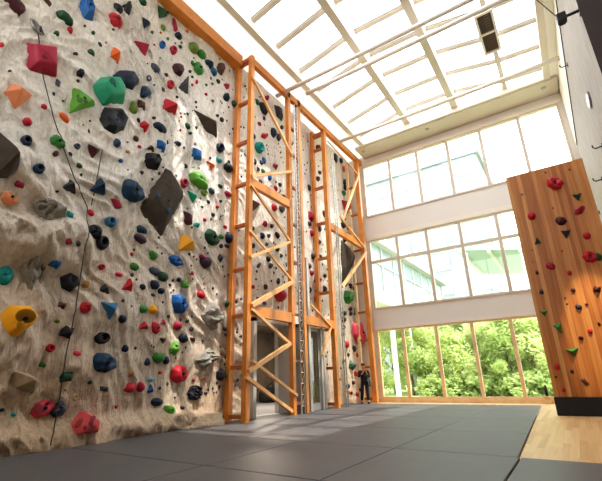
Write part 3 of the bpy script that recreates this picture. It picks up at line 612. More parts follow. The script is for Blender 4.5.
T = [  # photo x, y, width, height, colour, shape, turn, landmark name
 (14, 5, 26, 14, 'maroon', 'bar', -20, 'dark maroon slab'), (47, 2, 16, 5, 'brown', 'bar', -15, None), (87, 8, 18, 22, 'blue', 'hex', 15, 'blue faceted hold'),
 (65, 18, 20, 10, 'dark green', 'half', 0, 'dark green oval hold'), (115, 21, 15, 14, 'red', 'cross', 20, 'red grooved hold'), (118, 9, 10, 9, 'black', 'half', 30, None),
 (127, 7, 12, 15, 'black', 'horn', 20, 'black horn hold'), (57, 33.5, 6, 6, 'dark green', 'round', 0, None),
 (70, 30, 7, 7, 'red', 'half', 0, None), (84.5, 26, 4, 4, 'brown', 'round', 0, None), (93, 33, 5, 5, 'dark green', 'round', 0, None), (113, 30, 4, 4, 'charcoal', 'round', 0, None),
 (106, 43, 3, 3, 'red', 'round', 0, None), (91, 53, 8, 7, 'dark green', 'half', 0, None), (116, 55, 11, 15, 'orange', 'star', 10, 'orange jagged hold'), (76, 54, 5, 4, 'maroon', 'round', 0, None),
 (2, 45, 6, 6, 'red', 'half', 0, None), (10, 71, 4, 3, 'brown', 'round', 0, None), (80, 73, 10, 9, 'black', 'hex', 0, None), (78, 81, 4, 4, 'brown', 'round', 0, None),
 (58, 84, 5, 10, 'slate', 'bar', 0, None),
 (63, 101, 3, 3, 'brown', 'round', 0, None), (44, 107, 8, 6, 'red', 'half', 0, None), (27, 122, 12, 9, 'red', 'half', -25, None), (64, 118, 10, 12, 'orange', 'half', 40, None),
 (90, 121, 3, 3, 'charcoal', 'round', 0, None), (83, 125, 3, 3, 'tan', 'round', 0, None), (133, 107, 9, 14, 'olive', 'drop', 15, 'olive teardrop hold'),
 (142, 2, 10, 7, 'dark green', 'half', -20, None), (160.5, 14, 13, 12, 'dark green', 'tri', 170, 'dark green inverted triangle'), (167.5, 12.7, 3, 3, 'charcoal', 'round', 0, None),
 (145, 24, 11, 11, 'navy', 'tri', 175, None), (174, 24, 7, 14, 'crimson', 'horn', 40, None), (163, 28, 5, 6, 'olive', 'half', 0, None), (160.5, 33, 3, 3, 'orange', 'round', 0, None),
 (187, 31.6, 3, 3, 'orange', 'round', 0, None), (178, 36.5, 7, 7, 'navy', 'half', 0, None), (162, 45, 6, 8, 'blue', 'ring', 0, None), (154, 45, 3, 3, 'red', 'round', 0, None),
 (143, 49.5, 16, 14, 'crimson', 'tri', 200, 'crimson triangle'), (173, 50.5, 7, 8, 'crimson', 'ring', 0, None), (180, 47, 4, 4, 'dark green', 'round', 0, None),
 (193, 48, 10, 10, 'olive', 'round', 0, 'olive round hold'), (201, 55, 9, 8, 'green', 'half', 0, None), (209, 64, 10, 8, 'dark blue', 'star', 0, None), (213, 72, 7, 7, 'steel blue', 'half', 0, None),
 (220, 69, 8, 11, 'brown', 'hex', 0, 'brown faceted hold'), (192, 63, 4, 5, 'green', 'half', 0, None), (198, 69, 10, 11, 'green', 'jug', 0, None), (177.5, 70, 12, 11, 'maroon', 'hex', 0, 'maroon faceted lump'),
 (155, 69, 9, 10, 'slate', 'half', 30, None), (148, 79, 6, 7, 'slate', 'ring', 0, None), (166, 75, 4, 4, 'maroon', 'round', 0, None), (190, 71.6, 3, 3, 'navy', 'round', 0, None), (192, 77, 3, 3, 'dark green', 'round', 0, None),
 (196.5, 82, 3, 5, 'red', 'half', 0, None), (192, 85, 3, 3, 'red', 'round', 0, None), (170, 85, 7, 9, 'red', 'ring', 0, None), (206, 94.6, 3, 3, 'red', 'round', 0, None), (206, 85, 3, 3, 'green', 'round', 0, None),
 (212, 84, 3, 3, 'green', 'round', 0, None), (212.5, 101, 3, 3, 'charcoal', 'round', 0, None), (226, 86.5, 6, 8, 'crimson', 'dia', 0, None), (226, 97, 6, 9, 'navy', 'drop', 0, None), (234, 105, 6, 7, 'dark green', 'half', 0, None),
 (144, 93, 12, 15, 'dark blue', 'drop', 160, 'dark blue drop hold'), (141.6, 105, 7, 9, 'brown', 'bar', 10, None), (170, 107, 17, 15, 'red', 'star', 20, 'red jagged pinch'),
 (145, 126, 9, 11, 'red', 'star', 0, None), (160, 128, 14, 9, 'navy', 'half', 0, 'navy oval hold by the brown wedge'), (187, 126.5, 6, 6, 'dark green', 'half', 0, None), (196, 127.5, 3, 3, 'dark green', 'round', 0, None),
 (177, 97, 3, 3, 'navy', 'round', 0, None), (181, 117, 2.5, 2.5, 'red', 'round', 0, None), (217.5, 115.7, 3, 3, 'charcoal', 'round', 0, None),
 (26, 141, 12, 12, 'navy', 'ring', 0, 'upper navy ring hold'), (58, 142, 17, 12, 'green', 'jug', 0, 'green jug'), (56, 154, 7, 7, 'maroon', 'hex', 0, None), (77, 146.5, 7, 6, 'slate', 'ring', 0, None),
 (92.5, 152, 17, 16, 'maroon', 'tri', 180, 'maroon inverted triangle'), (79, 166, 8, 6, 'dark green', 'half', 0, None), (39, 169, 12, 11, 'dark blue', 'ring', 0, 'lower dark blue ring hold'),
 (19.5, 185, 11, 8, 'crimson', 'bar', 0, None), (69, 186, 17, 14, 'charcoal', 'tri', 0, 'charcoal three-lobed triangle'), (99.5, 186, 15, 17, 'dark blue', 'tri', 0, 'dark blue triangle'),
 (132.5, 191.5, 23, 22, 'dark blue', 'jug', 10, 'big dark blue jug'), (10, 198, 17, 14, 'pale orange', 'jug', 30, 'pale orange pinch'), (50, 210, 34, 25, 'grey', 'rock', -20, 'grey domed boulder'),
 (70, 215, 7, 8, 'teal', 'bar', 0, None), (90.5, 213, 8, 7, 'red', 'half', 0, None), (116, 204, 8, 14, 'crimson', 'bar', 35, None), (110, 222, 11, 11, 'steel blue', 'ring', 0, 'steel blue ring hold'),
 (94, 232, 17, 15, 'black', 'cross', 45, 'black grooved ball'), (102, 243, 12, 15, 'black', 'ring', 0, None), (67.5, 241, 8, 9, 'crimson', 'bar', 30, None), (77.5, 243.5, 7, 7, 'charcoal', 'half', 0, None),
 (117, 143, 8, 9, 'dark blue', 'half', 0, None), (120, 160.5, 6, 5, 'blue', 'half', 0, None), (128, 152, 5, 4, 'tan', 'half', 0, None), (122.5, 242, 3, 3, 'orange', 'round', 0, None),
 (135.7, 139, 6, 6, 'brown', 'half', 0, None), (139.5, 147, 4, 4, 'red', 'half', 0, None), (151, 148, 8, 6, 'maroon', 'tri', 0, None), (161, 146, 8, 10, 'blue', 'bar', 0, None), (178, 144, 8, 6, 'navy', 'star', 0, None),
 (152.5, 161, 17, 16, 'black', 'hex', 10, 'black faceted wedge'), (180, 130, 3, 3, 'red', 'round', 0, None), (190.5, 133, 3, 3, 'charcoal', 'round', 0, None), (195.7, 154.6, 9, 13, 'blue', 'bar', 15, 'blue block'),
 (219, 148, 8, 9, 'navy', 'ring', 0, None), (218.6, 160.5, 6, 6, 'teal', 'half', 0, None), (211, 166.5, 9, 9, 'orange', 'tri', 180, None), (228, 168, 8, 9, 'black', 'half', 0, None), (228, 162, 5, 5, 'dark green', 'tri', 0, None),
 (198.6, 181.6, 20, 15, 'bright green', 'half', -15, 'bright green grooved hold'), (183, 183.5, 8, 10, 'crimson', 'ring', 0, None), (192, 197.6, 11, 13, 'sea green', 'tri', 180, 'sea green shield'), (204, 193, 6, 6, 'olive', 'ring', 0, None),
 (211, 191.6, 6, 7, 'dark blue', 'half', 0, None), (220, 186.5, 5, 4, 'dark green', 'half', 0, None), (227, 194, 7, 6, 'crimson', 'half', 0, None), (217, 207, 4, 4, 'red', 'round', 0, None), (197, 225, 6, 6, 'teal', 'star', 0, None), (202, 207, 3, 3, 'dark green', 'round', 0, None),
 (187.5, 219, 8, 15, 'maroon', 'bar', 5, 'maroon upright block'), (141, 230, 13, 9, 'dark blue', 'half', 0, None), (140, 239, 14, 10, 'purple', 'half', 0, 'dark purple domed hold'), (184, 243, 20, 19, 'yellow', 'tri', 20, 'yellow wedge'),
 (211, 238, 15, 16, 'dark green', 'jug', 0, 'dark green jug'), (221, 237, 5, 5, 'green', 'half', 0, None), (228, 238, 8, 12, 'navy', 'half', 0, None), (225, 227, 4, 4, 'red', 'round', 0, None), (221, 246, 4, 5, 'charcoal', 'round', 0, None),
 (4, 276, 19, 22, 'teal', 'round', 0, 'teal dome'), (32, 270, 26, 52, 'grey', 'rock', 0, 'tall grey rock spike'), (55.5, 263.5, 13, 11, 'blue', 'star', 0, None),
 (69.5, 281.5, 20, 19, 'black', 'hex', 40, 'black faceted lump'), (86, 284, 9, 8, 'tan', 'hex', 0, None), (61.6, 305.7, 12, 9, 'brown', 'star', 0, None), (86, 307.5, 12, 12, 'red', 'cross', 0, 'red knuckle hold'),
 (67.5, 332, 14, 14, 'black', 'star', 0, None), (50.5, 348, 9, 9, 'red', 'ring', 40, None), (43, 365, 8, 6, 'green', 'half', 0, None), (77.5, 353.5, 8, 6, 'pink', 'half', 0, None), (58, 321, 5, 4, 'olive', 'half', 0, None),
 (103.5, 288.6, 14, 13, 'charcoal', 'tri', 0, 'charcoal pyramid'), (109.5, 310, 16, 20, 'steel blue', 'tri', 185, 'steel blue inverted wedge'), (122, 319, 9, 10, 'navy', 'half', 40, None), (102, 338, 14, 13, 'black', 'ring', 0, None),
 (125, 348.6, 7, 9, 'navy', 'half', 0, None), (104, 363, 25, 21, 'dark blue', 'jug', 0, 'dark blue bulbous jug'), (101.5, 267, 7, 6, 'red', 'ring', 0, None), (119.5, 274.6, 8, 5, 'pink', 'half', 0, None), (128.5, 285.5, 10, 15, 'red', 'tri', -10, 'tall red wedge'),
 (152.7, 255, 9, 11, 'green', 'drop', 40, None), (175.7, 261, 22, 11, 'blue', 'jug', 0, 'wide blue jug'), (134, 267, 10, 9, 'green', 'half', 0, None), (154.6, 271.6, 12, 9, 'slate', 'half', 0, None), (162.7, 277, 10, 11, 'dark green', 'half', 0, None),
 (154.6, 285, 9, 11, 'navy', 'half', 20, None), (161, 291, 7, 7, 'navy', 'round', 0, None), (142.4, 287, 6, 7, 'navy', 'round', 0, None), (153, 295, 5, 4, 'charcoal', 'half', 0, None), (205, 263, 12, 13, 'purple', 'half', 40, None),
 (202, 257, 7, 6, 'crimson', 'half', 0, None), (185, 284.6, 8, 9, 'bright green', 'jug', 0, None), (200.5, 295, 9, 9, 'red', 'half', 0, 'red dome under the purple hold'), (191.6, 273, 4, 5, 'red', 'tri', 0, None), (179, 304, 15, 21, 'blue', 'jug', 20, 'tall blue jug'),
 (143, 309, 9, 9, 'green', 'round', 0, None), (152.7, 309, 9, 10, 'yellow', 'drop', 0, 'small yellow drop'), (143.8, 325.4, 10, 9, 'red', 'tri', 0, None), (155.4, 328, 10, 13, 'red', 'jug', 0, 'red upright jug'), (162.7, 322, 6, 6, 'pink', 'tri', 0, None),
 (177, 326, 9, 10, 'crimson', 'half', 0, None), (187, 321, 4, 5, 'dark green', 'half', 0, None), (162.7, 340.5, 8, 7, 'brown', 'tri', 180, None), (183, 338.6, 9, 10, 'navy', 'half', 0, None), (192, 339.5, 7, 5, 'maroon', 'bar', 0, None),
 (173.5, 347, 11, 16, 'bright green', 'drop', -15, 'bright green teardrop'), (158.6, 357.6, 12, 11, 'green', 'half', 0, None), (166, 360, 6, 9, 'navy', 'drop', 0, None), (147, 361.6, 7, 9, 'dark blue', 'drop', 0, None), (178.7, 374, 16, 20, 'red', 'jug', 30, 'big red jug'),
 (210, 316.5, 17, 30, 'grey', 'rock', 0, 'upper grey rock knob'), (206, 357.6, 25, 19, 'grey', 'rock', 30, 'lower grey rock knob'), (191, 329, 5, 7, 'charcoal', 'star', 0, None), (220, 258, 6, 9, 'charcoal', 'star', 0, None),
 (42, 408, 33, 19, 'pink', 'jug', 22, 'long pink pocketed hold'), (59, 408, 15, 18, 'slate', 'drop', 0, 'slate cone'), (67, 377, 15, 13, 'dark green', 'star', 20, 'dark green crystal hold'), (75.5, 397, 7, 9, 'cream', 'ring', 0, None),
 (104, 389, 11, 6, 'charcoal', 'bar', 0, None), (90, 382, 6, 6, 'dark green', 'half', 0, None), (129.5, 388, 13, 11, 'red', 'half', 20, 'red dome near the floor'), (116, 407, 6, 5, 'red', 'tri', 180, None), (2, 410, 7, 5, 'navy', 'half', 0, None), (14, 415, 6, 4, 'teal', 'half', 0, None),
 (141, 387, 7, 11, 'crimson', 'half', 0, None), (151, 379.5, 6, 6, 'light blue', 'half', 0, None), (150, 388.7, 7, 10, 'blue', 'tri', 0, None), (131, 372, 6, 10, 'tan', 'drop', 0, None), (157, 402, 14, 9, 'navy', 'half', 0, 'navy pebble near the floor'),
 (170.5, 410, 10, 10, 'bright green', 'jug', 0, 'bright green jug near the floor'), (194.5, 393.6, 15, 16, 'black', 'rock', 0, 'black rocky lump near the floor'), (221, 375, 9, 12, 'black', 'hex', 20, None), (203.5, 379, 4, 4, 'orange', 'round', 0, None), (183, 408, 3, 4, 'maroon', 'round', 0, None),
 # between and behind the towers
 (221.5, 120, 4, 5, 'charcoal', 'half', 0, None), (263, 109, 8, 12, 'black', 'half', 30, 'black oval behind the near tower'), (278, 113, 7, 13, 'charcoal', 'bar', 20, None), (264, 135.5, 9, 8, 'red', 'horn', 0, 'red horn behind the near tower'), (273, 133, 6, 9, 'navy', 'half', 0, None), (278, 137, 5, 8, 'charcoal', 'drop', 0, None),
 (258.5, 148, 9, 11, 'teal', 'ring', 0, 'teal ring behind the near tower'), (263.7, 161, 4, 7, 'blue', 'half', 0, None), (255, 162, 3, 7, 'navy', 'half', 0, None), (275, 166.6, 8, 6, 'crimson', 'star', 0, 'crimson jagged hold behind the near tower'), (261, 163, 4, 5, 'slate', 'half', 0, None),
 (273.6, 208, 10, 7, 'red', 'half', 0, 'red dome behind the near tower'), (281, 209.5, 7, 7, 'charcoal', 'hex', 0, None), (264.6, 223.6, 5, 7, 'crimson', 'drop', 0, None), (262, 236, 5, 7, 'navy', 'half', 0, None), (228, 238, 6, 10, 'dark blue', 'half', 0, None),
 (310, 216.6, 5, 10, 'crimson', 'bar', 0, 'crimson block between the towers'), (309, 224, 5, 5, 'maroon', 'half', 0, None), (345.7, 207, 6, 13, 'crimson', 'bar', 20, 'crimson block by the far tower'), (279, 295, 14, 14, 'red', 'round', 0, 'big red ball over the doorway'), (258.5, 265, 5, 7, 'dark green', 'horn', 0, None), (268, 259, 5, 6, 'black', 'round', 0, None),
 (278, 281, 4, 7, 'dark green', 'drop', 0, None), (265, 287, 4, 6, 'purple', 'ring', 0, None), (347, 297, 9, 14, 'green', 'hex', 0, 'green faceted hold by the far tower'), (316.6, 280, 8, 11, 'crimson', 'star', 0, 'crimson jagged hold between the towers'), (313, 256, 5, 6, 'charcoal', 'round', 0, None), (319, 257, 4, 6, 'black', 'round', 0, None),
 (359, 333, 15, 25, 'pink', 'jug', 20, 'big pink jug above the standing person'), (351, 365.7, 6, 11, 'dark green', 'star', 0, 'dark green jagged hold beside the standing person'), (348, 392, 5, 5, 'orange', 'half', 0, None), (354, 289, 4, 5, 'black', 'half', 0, None), (335, 158, 3, 9, 'charcoal', 'bar', 0, None), (340.5, 161, 3, 5, 'dark blue', 'half', 0, None),
 (351, 393, 4, 4, 'black', 'half', 0, None), (364, 350, 3, 8, 'crimson', 'bar', 0, None), (357, 355, 3, 5, 'orange', 'half', 0, None), (309, 290, 4, 7, 'purple', 'half', 0, None), (232, 290, 6, 9, 'dark green', 'half', 0, None), (227, 304, 5, 8, 'dark green', 'half', 0, None), (227, 246, 5, 4, 'charcoal', 'half', 0, None), (226.5, 357, 4, 7, 'charcoal', 'half', 0, None), (224, 329, 4, 5, 'charcoal', 'half', 0, None)]
PV = [  # outline in photo points, colour, height, apex, name
 ([(23, 42), (57, 48), (57, 77), (26, 72)], 'crimson', .38, (.02, .05), 'sq', 'big crimson square hold'),
 ([(0, 93), (13, 83), (33, 96), (14, 111)], 'pale orange', .38, (.0, .02), 'dia', 'pale orange pyramid'),
 ([(74, 87), (96, 105), (70, 113)], 'bright green', .30, (-.05, 0), 'sq', 'green triangle with pockets'),
 ([(93, 84), (101, 77), (116, 78), (125, 93), (124, 104), (104, 105), (96, 92)], 'sea green', .42, (.05, .1), 'slab', 'sea green pocketed hold'),
 ([(113, 75), (119, 70), (131, 72), (139, 84), (132, 92), (118, 88)], 'navy', .36, (.05, .0), 'slab', 'navy faceted block'),
 ([(3, 314), (11, 305), (30, 306), (39, 316), (33, 325), (16, 337), (5, 336), (2, 326)], 'yellow', .45, (.1, .1), 'blob', 'big yellow jug'),
 ([(105, 107), (122, 108), (129, 118), (124, 132), (113, 137), (100, 131), (98, 121)], 'black', .30, (.0, 0), 'hex', 'black embossed boulder'),
 ([(189, 74), (188, 95), (175, 90)], 'charcoal', .26, (-.1, 0), 'tri', 'tall charcoal triangle'),
 ([(191, 108), (216, 121), (217, 139), (206, 131)], 'dark grey', .30, (.1, .1), 'tri', 'long brown wedge'),
 ([(164, 166), (184, 198), (161, 239), (137, 210)], 'dark grey', .45, (.0, .22), 'slab', 'big grey diamond volume'),
 ([(-6, 128), (18, 169), (8, 177), (-6, 177)], 'dark grey', .55, (.1, .1), 'tri', 'dark brown corner volume'),
 ([(10, 370), (28, 373), (40, 385), (33, 394), (12, 389)], 'beige', .5, (-.05, .1), 'tri', 'beige stone wedge'),
 ([(84, 411), (96, 417), (96, 434), (71, 436), (74, 425)], 'salmon', .42, (.05, 0), 'slab', 'big salmon pocketed block'),
 ([(251, 199), (260, 205), (251, 213)], 'dark grey', .3, (-.1, 0), 'tri', 'brown volume behind the near tower'),
 ([(340, 238), (354, 252), (354, 263), (341, 288)], 'dark grey', .42, (.05, .05), 'tri', 'tall grey volume by the far tower'),
]
# bulk: big ones first
for pts, c, d, ap, sh, nm in PV:
    cx = sum(p[0] for p in pts)/len(pts); cy = sum(p[1] for p in pts)/len(pts)
    w = max(p[0] for p in pts)-min(p[0] for p in pts); h = max(p[1] for p in pts)-min(p[1] for p in pts)
    add_hold(cx, cy, w, h, c, sh, 0, nm, poly=pts, depth=d, apex=ap)
for px, py, w, h, c, s, rt, nm in T: add_hold(px, py, w, h, c, s, rt, nm)
# pockets of the salmon block and the green triangle: flat parts painted in the shade of a hole
def pocket(name_of, spots, mt=None):
    h = next(x for x in HOLDS if x['name'] == name_of); o = h['o']; B = o.matrix_world.inverted()
    for px, py, r in spots:
        c = B @ hit(px, py, 0, o.matrix_world.translation.x); e0 = B @ EYEP
        hitok, loc, nor, _ = o.ray_cast(e0, (c-e0).normalized())
        if not hitok: continue
        p = MB().ball((0, 0, 0), r*.75, r*.62, r*.12, 14).build('pocket', mt or POCKET_SHADE[h['col']], smooth=True); p.parent = o; p.location = loc
        p.rotation_mode = 'QUATERNION'; p.rotation_quaternion = nor.to_track_quat('Z', 'Y')
bpy.context.view_layer.update()
pocket('big salmon pocketed block', ((79, 423, .16), (91, 423, .09), (85, 428, .07), (93, 418, .09)))
pocket('green triangle with pockets', ((80, 100, .13), (86, 101, .10), (78, 96, .08)))
pocket('long pink pocketed hold', ((39, 409, .14), (47, 404, .1)))
pocket('big yellow jug', ((26, 316, .27), (19, 325, .09)))
pocket('sea green pocketed hold', ((113, 81, .16),))
pocket('big crimson square hold', ((45, 57, .10),))
pocket('big grey diamond volume', ((158.6, 196, .12), (169, 210.5, .15)), HM['dark blue'])
pocket('black embossed boulder', ((110, 118, .12), (116, 125, .12), (118, 115, .08)))
# wooden panel
PT = [(555, 183.5, 17, 15, 'red', 'jug', 20, 'big red bulge at the panel top'), (577.5, 197, 11, 9, 'dark green', 'tri', 180, 'dark green wedge at the panel top'), (579.5, 210, 14, 10, 'crimson', 'horn', 0, 'wide crimson hold'), (531.5, 216, 9, 9, 'red', 'round', 0, 'red disc by the panel edge'),
 (561, 221, 12, 10, 'maroon', 'half', 10, 'maroon bulge'), (566, 234, 11, 10, 'navy', 'tri', 175, 'navy wedge'), (537.5, 241, 8, 8, 'dark green', 'tri', 0, 'dark green pyramid by the panel edge'), (587, 236, 9, 8, 'red', 'round', 0, 'red disc in the panel middle'), (590, 257, 16, 13, 'red', 'jug', 0, 'big red jug on the panel'), (598.5, 257, 9, 9, 'dark green', 'half', 0, None),
 (550.5, 266, 11, 8, 'crimson', 'half', -20, 'crimson pebble on the panel'), (569.5, 273, 6, 6, 'red', 'cross', 0, None), (597, 289.5, 10, 8, 'maroon', 'star', 0, None), (537, 272.5, 4, 5, 'charcoal', 'half', 0, None), (541.5, 292, 5, 6, 'charcoal', 'round', 0, None), (573, 290, 6, 5, 'maroon', 'half', 0, None),
 (578.5, 307, 8, 6, 'charcoal', 'half', -20, 'charcoal pebble on the panel'), (544, 313, 9, 7, 'green', 'tri', 175, 'upper green wedge on the panel'), (559, 328, 10, 12, 'green', 'tri', 200, 'middle green wedge on the panel'), (573, 352, 15, 9, 'green', 'tri', 185, 'lower green wedge on the panel'),
 (590, 331.5, 6, 7, 'red', 'round', 0, None), (581, 338, 6, 5, 'maroon', 'half', 0, None), (557, 367, 7, 7, 'red', 'hex', 0, 'red block low on the panel'), (572, 371.5, 5, 6, 'charcoal', 'star', 0, None), (585, 382, 5, 9, 'brown', 'bar', 30, None), (564, 390, 5, 5, 'red', 'round', 0, None), (599, 324, 4, 5, 'maroon', 'half', 0, None), (586.5, 304.5, 4, 4, 'brown', 'round', 0, None),
 (521.5, 194, 3.5, 2.5, 'silver', 'round', 0, None), (577, 180, 4.5, 2.5, 'silver', 'round', 0, None), (553, 208, 2.5, 2.5, 'red', 'round', 0, None), (562, 251, 2.5, 2.5, 'red', 'round', 0, None), (533, 262, 2, 2.5, 'red', 'round', 0, None), (556, 377, 3, 3, 'maroon', 'round', 0, None), (567, 304, 2.5, 2.5, 'maroon', 'round', 0, None),
 (565, 298, 2.5, 3, 'brown', 'round', 0, None), (545.6, 172.5, 2.5, 2.5, 'brown', 'round', 0, None), (569.5, 169.5, 2.5, 2.5, 'brown', 'round', 0, None), (532, 250, 2, 2, 'brown', 'round', 0, None)]
for px, py, w, h, c, s, rt, nm in PT: add_hold(px, py, w, h, c, s, rt, nm, 'P')
# small screw-on holds sown over the wall
rs = random.Random(21)
occ = [(t[0], t[1], max(t[2], t[3])/2) for t in T] + [(sum(p[0] for p in q[0])/len(q[0]), sum(p[1] for p in q[0])/len(q[0]), 17) for q in PV]
def free(px, py, r):
    return all(hypot(px-a, py-b) > r+c+1 for a, b, c in occ)
def wall_top(px): return max(4, (px-172)*.895+6) if px > 165 else 4
CO = ['charcoal']*5+['dark green']*4+['maroon']*4+['navy']*4+['crimson']*3+['red']*3+['brown']*2+['green', 'teal', 'blue', 'tan', 'black', 'black', 'orange']
def sow(n, x0, x1, y0, y1, smin, smax, hk=1.):
    k = 0; t = 0
    while k < n and t < 4000:
        t += 1; px, py = rs.uniform(x0, x1), rs.uniform(y0, y1); s = rs.uniform(smin, smax)
        if py < wall_top(px)+4 or not free(px, py, s/2): continue
        p = surf(px, py)
        if p.y > 21.6 or p.z < .3 or p.z > ZC-.5 or (D1[0]-.3 < p.y < D1[1]+.3 and p.z < D1[2]+.4) or (D2[0]-.3 < p.y < D2[1]+.3 and p.z < D2[2]+.4): continue
        occ.append((px, py, s/2)); k += 1
        add_hold(px, py, s, s*rs.uniform(.9, 1.5)*hk, rs.choice(CO), rs.choice(['half', 'round', 'tri', 'hex', 'bar', 'drop']), rs.uniform(-40, 40))
sow(20, 150, 228, 20, 400, 3, 4.5)
sow(10, 50, 150, 30, 400, 3, 4.5)
sow(26, 252, 284, 90, 305, 3.4, 4.6, 1.2)
sow(17, 308, 326, 140, 300, 3, 4.2, 1.3)
sow(28, 342, 362, 165, 395, 3, 4.2, 1.4)
HOLDS.sort(key=lambda h: -h['sz'] if not h['name'] else -99)
small = HOLDS[292:]; HOLDS = HOLDS[:292]
bms = bmesh.new(); cols = sorted({h['col'] for h in small})
for h in small:
    n0 = len(bms.faces); bms.from_mesh(h['o'].data); bms.verts.ensure_lookup_table(); bms.faces.ensure_lookup_table()
    fs = bms.faces[n0:]; vs = {v for f in fs for v in f.verts}
    for v in vs: v.co = h['o'].matrix_world @ v.co
    for f in fs: f.material_index = cols.index(h['col'])
    for c in list(h['o'].children): bpy.data.objects.remove(c)
    bpy.data.objects.remove(h['o'])
SMALL = (bms, cols)
# ------------------------------------------------------------------ a label that singles out each hold
LM = [h for h in HOLDS if h['name']]
def art(h): return 'the '+h['name']
def place_word(h):
    if h['wall'] == 'P': return 'on the wooden panel'
    return 'on the rock wall'
used = set()
for h in LM:
    lab = h['name'] + ' ' + place_word(h) if not any(k in h['name'] for k in ('panel', 'tower', 'person')) else h['name']
    if h['wall'] == 'P' and 'panel' in h['name']: lab = h['name'].replace('on the panel', 'on the wooden panel').replace('the panel', 'the wooden panel')
    if len(lab.split()) < 4: lab += ' fixed high up'
    assert lab not in used, lab
    used.add(lab); h['lab'] = lab
def size_word(h): return 'tiny' if h['sz'] < 4.6 else ('small' if h['sz'] < 10 else 'medium')
def rel(h, l):
    du, dv = h['u']-l['u'], h['v']-l['v']; d = hypot(du, dv)
    how = 'just ' if d < .75 else ('far ' if d > 2.4 else '')
    if abs(dv) > 2.2*abs(du): w = 'above' if dv > 0 else 'below'
    elif abs(du) > 2.2*abs(dv): w = 'right of' if du > 0 else 'left of'
    else: w = ('up and right of' if du > 0 else 'up and left of') if dv > 0 else ('down and right of' if du > 0 else 'down and left of')
    return how + w
for h in HOLDS:
    if h['name']: continue
    near = sorted((l for l in LM if l['wall'] == h['wall']), key=lambda l: hypot(h['u']-l['u'], h['v']-l['v']))[:6]
    base = '%s %s %s hold ' % (size_word(h), h['col'], h['sh'])
    cands = [base + rel(h, l) + ' ' + art(l) for l in near]
    cands += [base + 'between ' + art(a) + ' and ' + art(b) for a in near[:3] for b in near[:4] if a is not b]
    lab = next((c for c in cands if c not in used and len(c.split()) <= 16), None)
    if lab is None: lab = cands[0]; print('LABEL CLASH', lab)
    used.add(lab); h['lab'] = lab
for h in HOLDS:
    o = h['o']; o['label'] = h['lab']; o['category'] = 'climbing volume' if o.name.startswith('climbing_volume') else 'climbing hold'
    o['group'] = 'holds on the wooden panel' if h['wall'] == 'P' else ('volumes on the rock wall' if o.name.startswith('climbing_volume') else 'holds on the rock wall')
print('HOLDS', len(HOLDS))
# the specks: bolt-on foot chips too small to count
def chips(name, n, x0, x1, y0, y1, s0, s1):
    bm, cols = SMALL; k = t = 0
    while k < n and t < 6000:
        t += 1; px, py = x0+(x1-x0)*rs.random()**.6, rs.uniform(y0, y1)
        if py < wall_top(px)+4 or not free(px, py, 1): continue
        p = surf(px, py)
        if p.y > 21.6 or p.z < .3 or p.z > ZC-.5 or (D1[0]-.3 < p.y < D1[1]+.3 and p.z < D1[2]+.4) or (D2[0]-.3 < p.y < D2[1]+.3 and p.z < D2[2]+.4): continue
        k += 1; r = rs.uniform(s0, s1); v = bmesh.ops.create_icosphere(bm, subdivisions=1, radius=1)['verts']
        for f in {f for q in v for f in q.link_faces}: f.material_index = cols.index('charcoal')
        for q in v: q.co = Vector((p.x+q.co.x*r*.7, p.y+q.co.y*r*rs.uniform(.7, 1), p.z+q.co.z*r))
    me = bpy.data.meshes.new(name); bm.to_mesh(me); bm.free()
    for c in cols: me.materials.append(HM[c])
    o = bpy.data.objects.new(name, me); COL.objects.link(o)
    tag(o, 'scattered tiny foot chips of many colours sprinkled over the climbing walls', 'foot chips', None, 'stuff')
chips('foot_chips', 420, 120, 368, 20, 400, .03, .075)
# stone ramp at the foot of the wall
def ramp():
    bm = bmesh.new(); a = hit(165, 431, 2, 0); n1, n2 = 30, 9; G = []
    y0, y1 = 7.9, 10.35
    for i in range(n1+1):
        t = i/n1; y = y0+(y1-y0)*t; row = []; wd = .15+.6*sin(min(1, t*1.15)*pi*.5)**1.2*(1 if t < .86 else max(.15, 1-((t-.86)/.14)**2)); hg = (.06+.46*t**1.1)*(1 if t < .86 else max(.1, sqrt(max(0, 1-((t-.86)/.15)**2))))
        for j in range(n2+1):
            s = j/n2*pi/2; nz = noise.noise(Vector((y*1.6, s*2, 3)))*.10+noise.noise(Vector((y*5, s*5, 8)))*.035
            row.append(bm.verts.new((XL+.02+(wd+nz)*cos(s)+.0, y, max(-.02, (hg+nz)*sin(s)-.02))))
        G.append(row)
    for A, B in zip(G, G[1:]):
        for k in range(n2): bm.faces.new((A[k], B[k], B[k+1], A[k+1]))
    bmesh.ops.contextual_create(bm, geom=[v for v in G[0]]); bmesh.ops.contextual_create(bm, geom=[v for v in G[-1]])
    bmesh.ops.recalc_face_normals(bm, faces=bm.faces[:])
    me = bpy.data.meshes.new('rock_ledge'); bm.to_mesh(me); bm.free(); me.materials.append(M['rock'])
    for p in me.polygons: p.use_smooth = True
    o = bpy.data.objects.new('rock_ledge', me); COL.objects.link(o)
    tag(o, 'long low beige rock ramp lying along the foot of the rock wall', 'rock')
ramp()
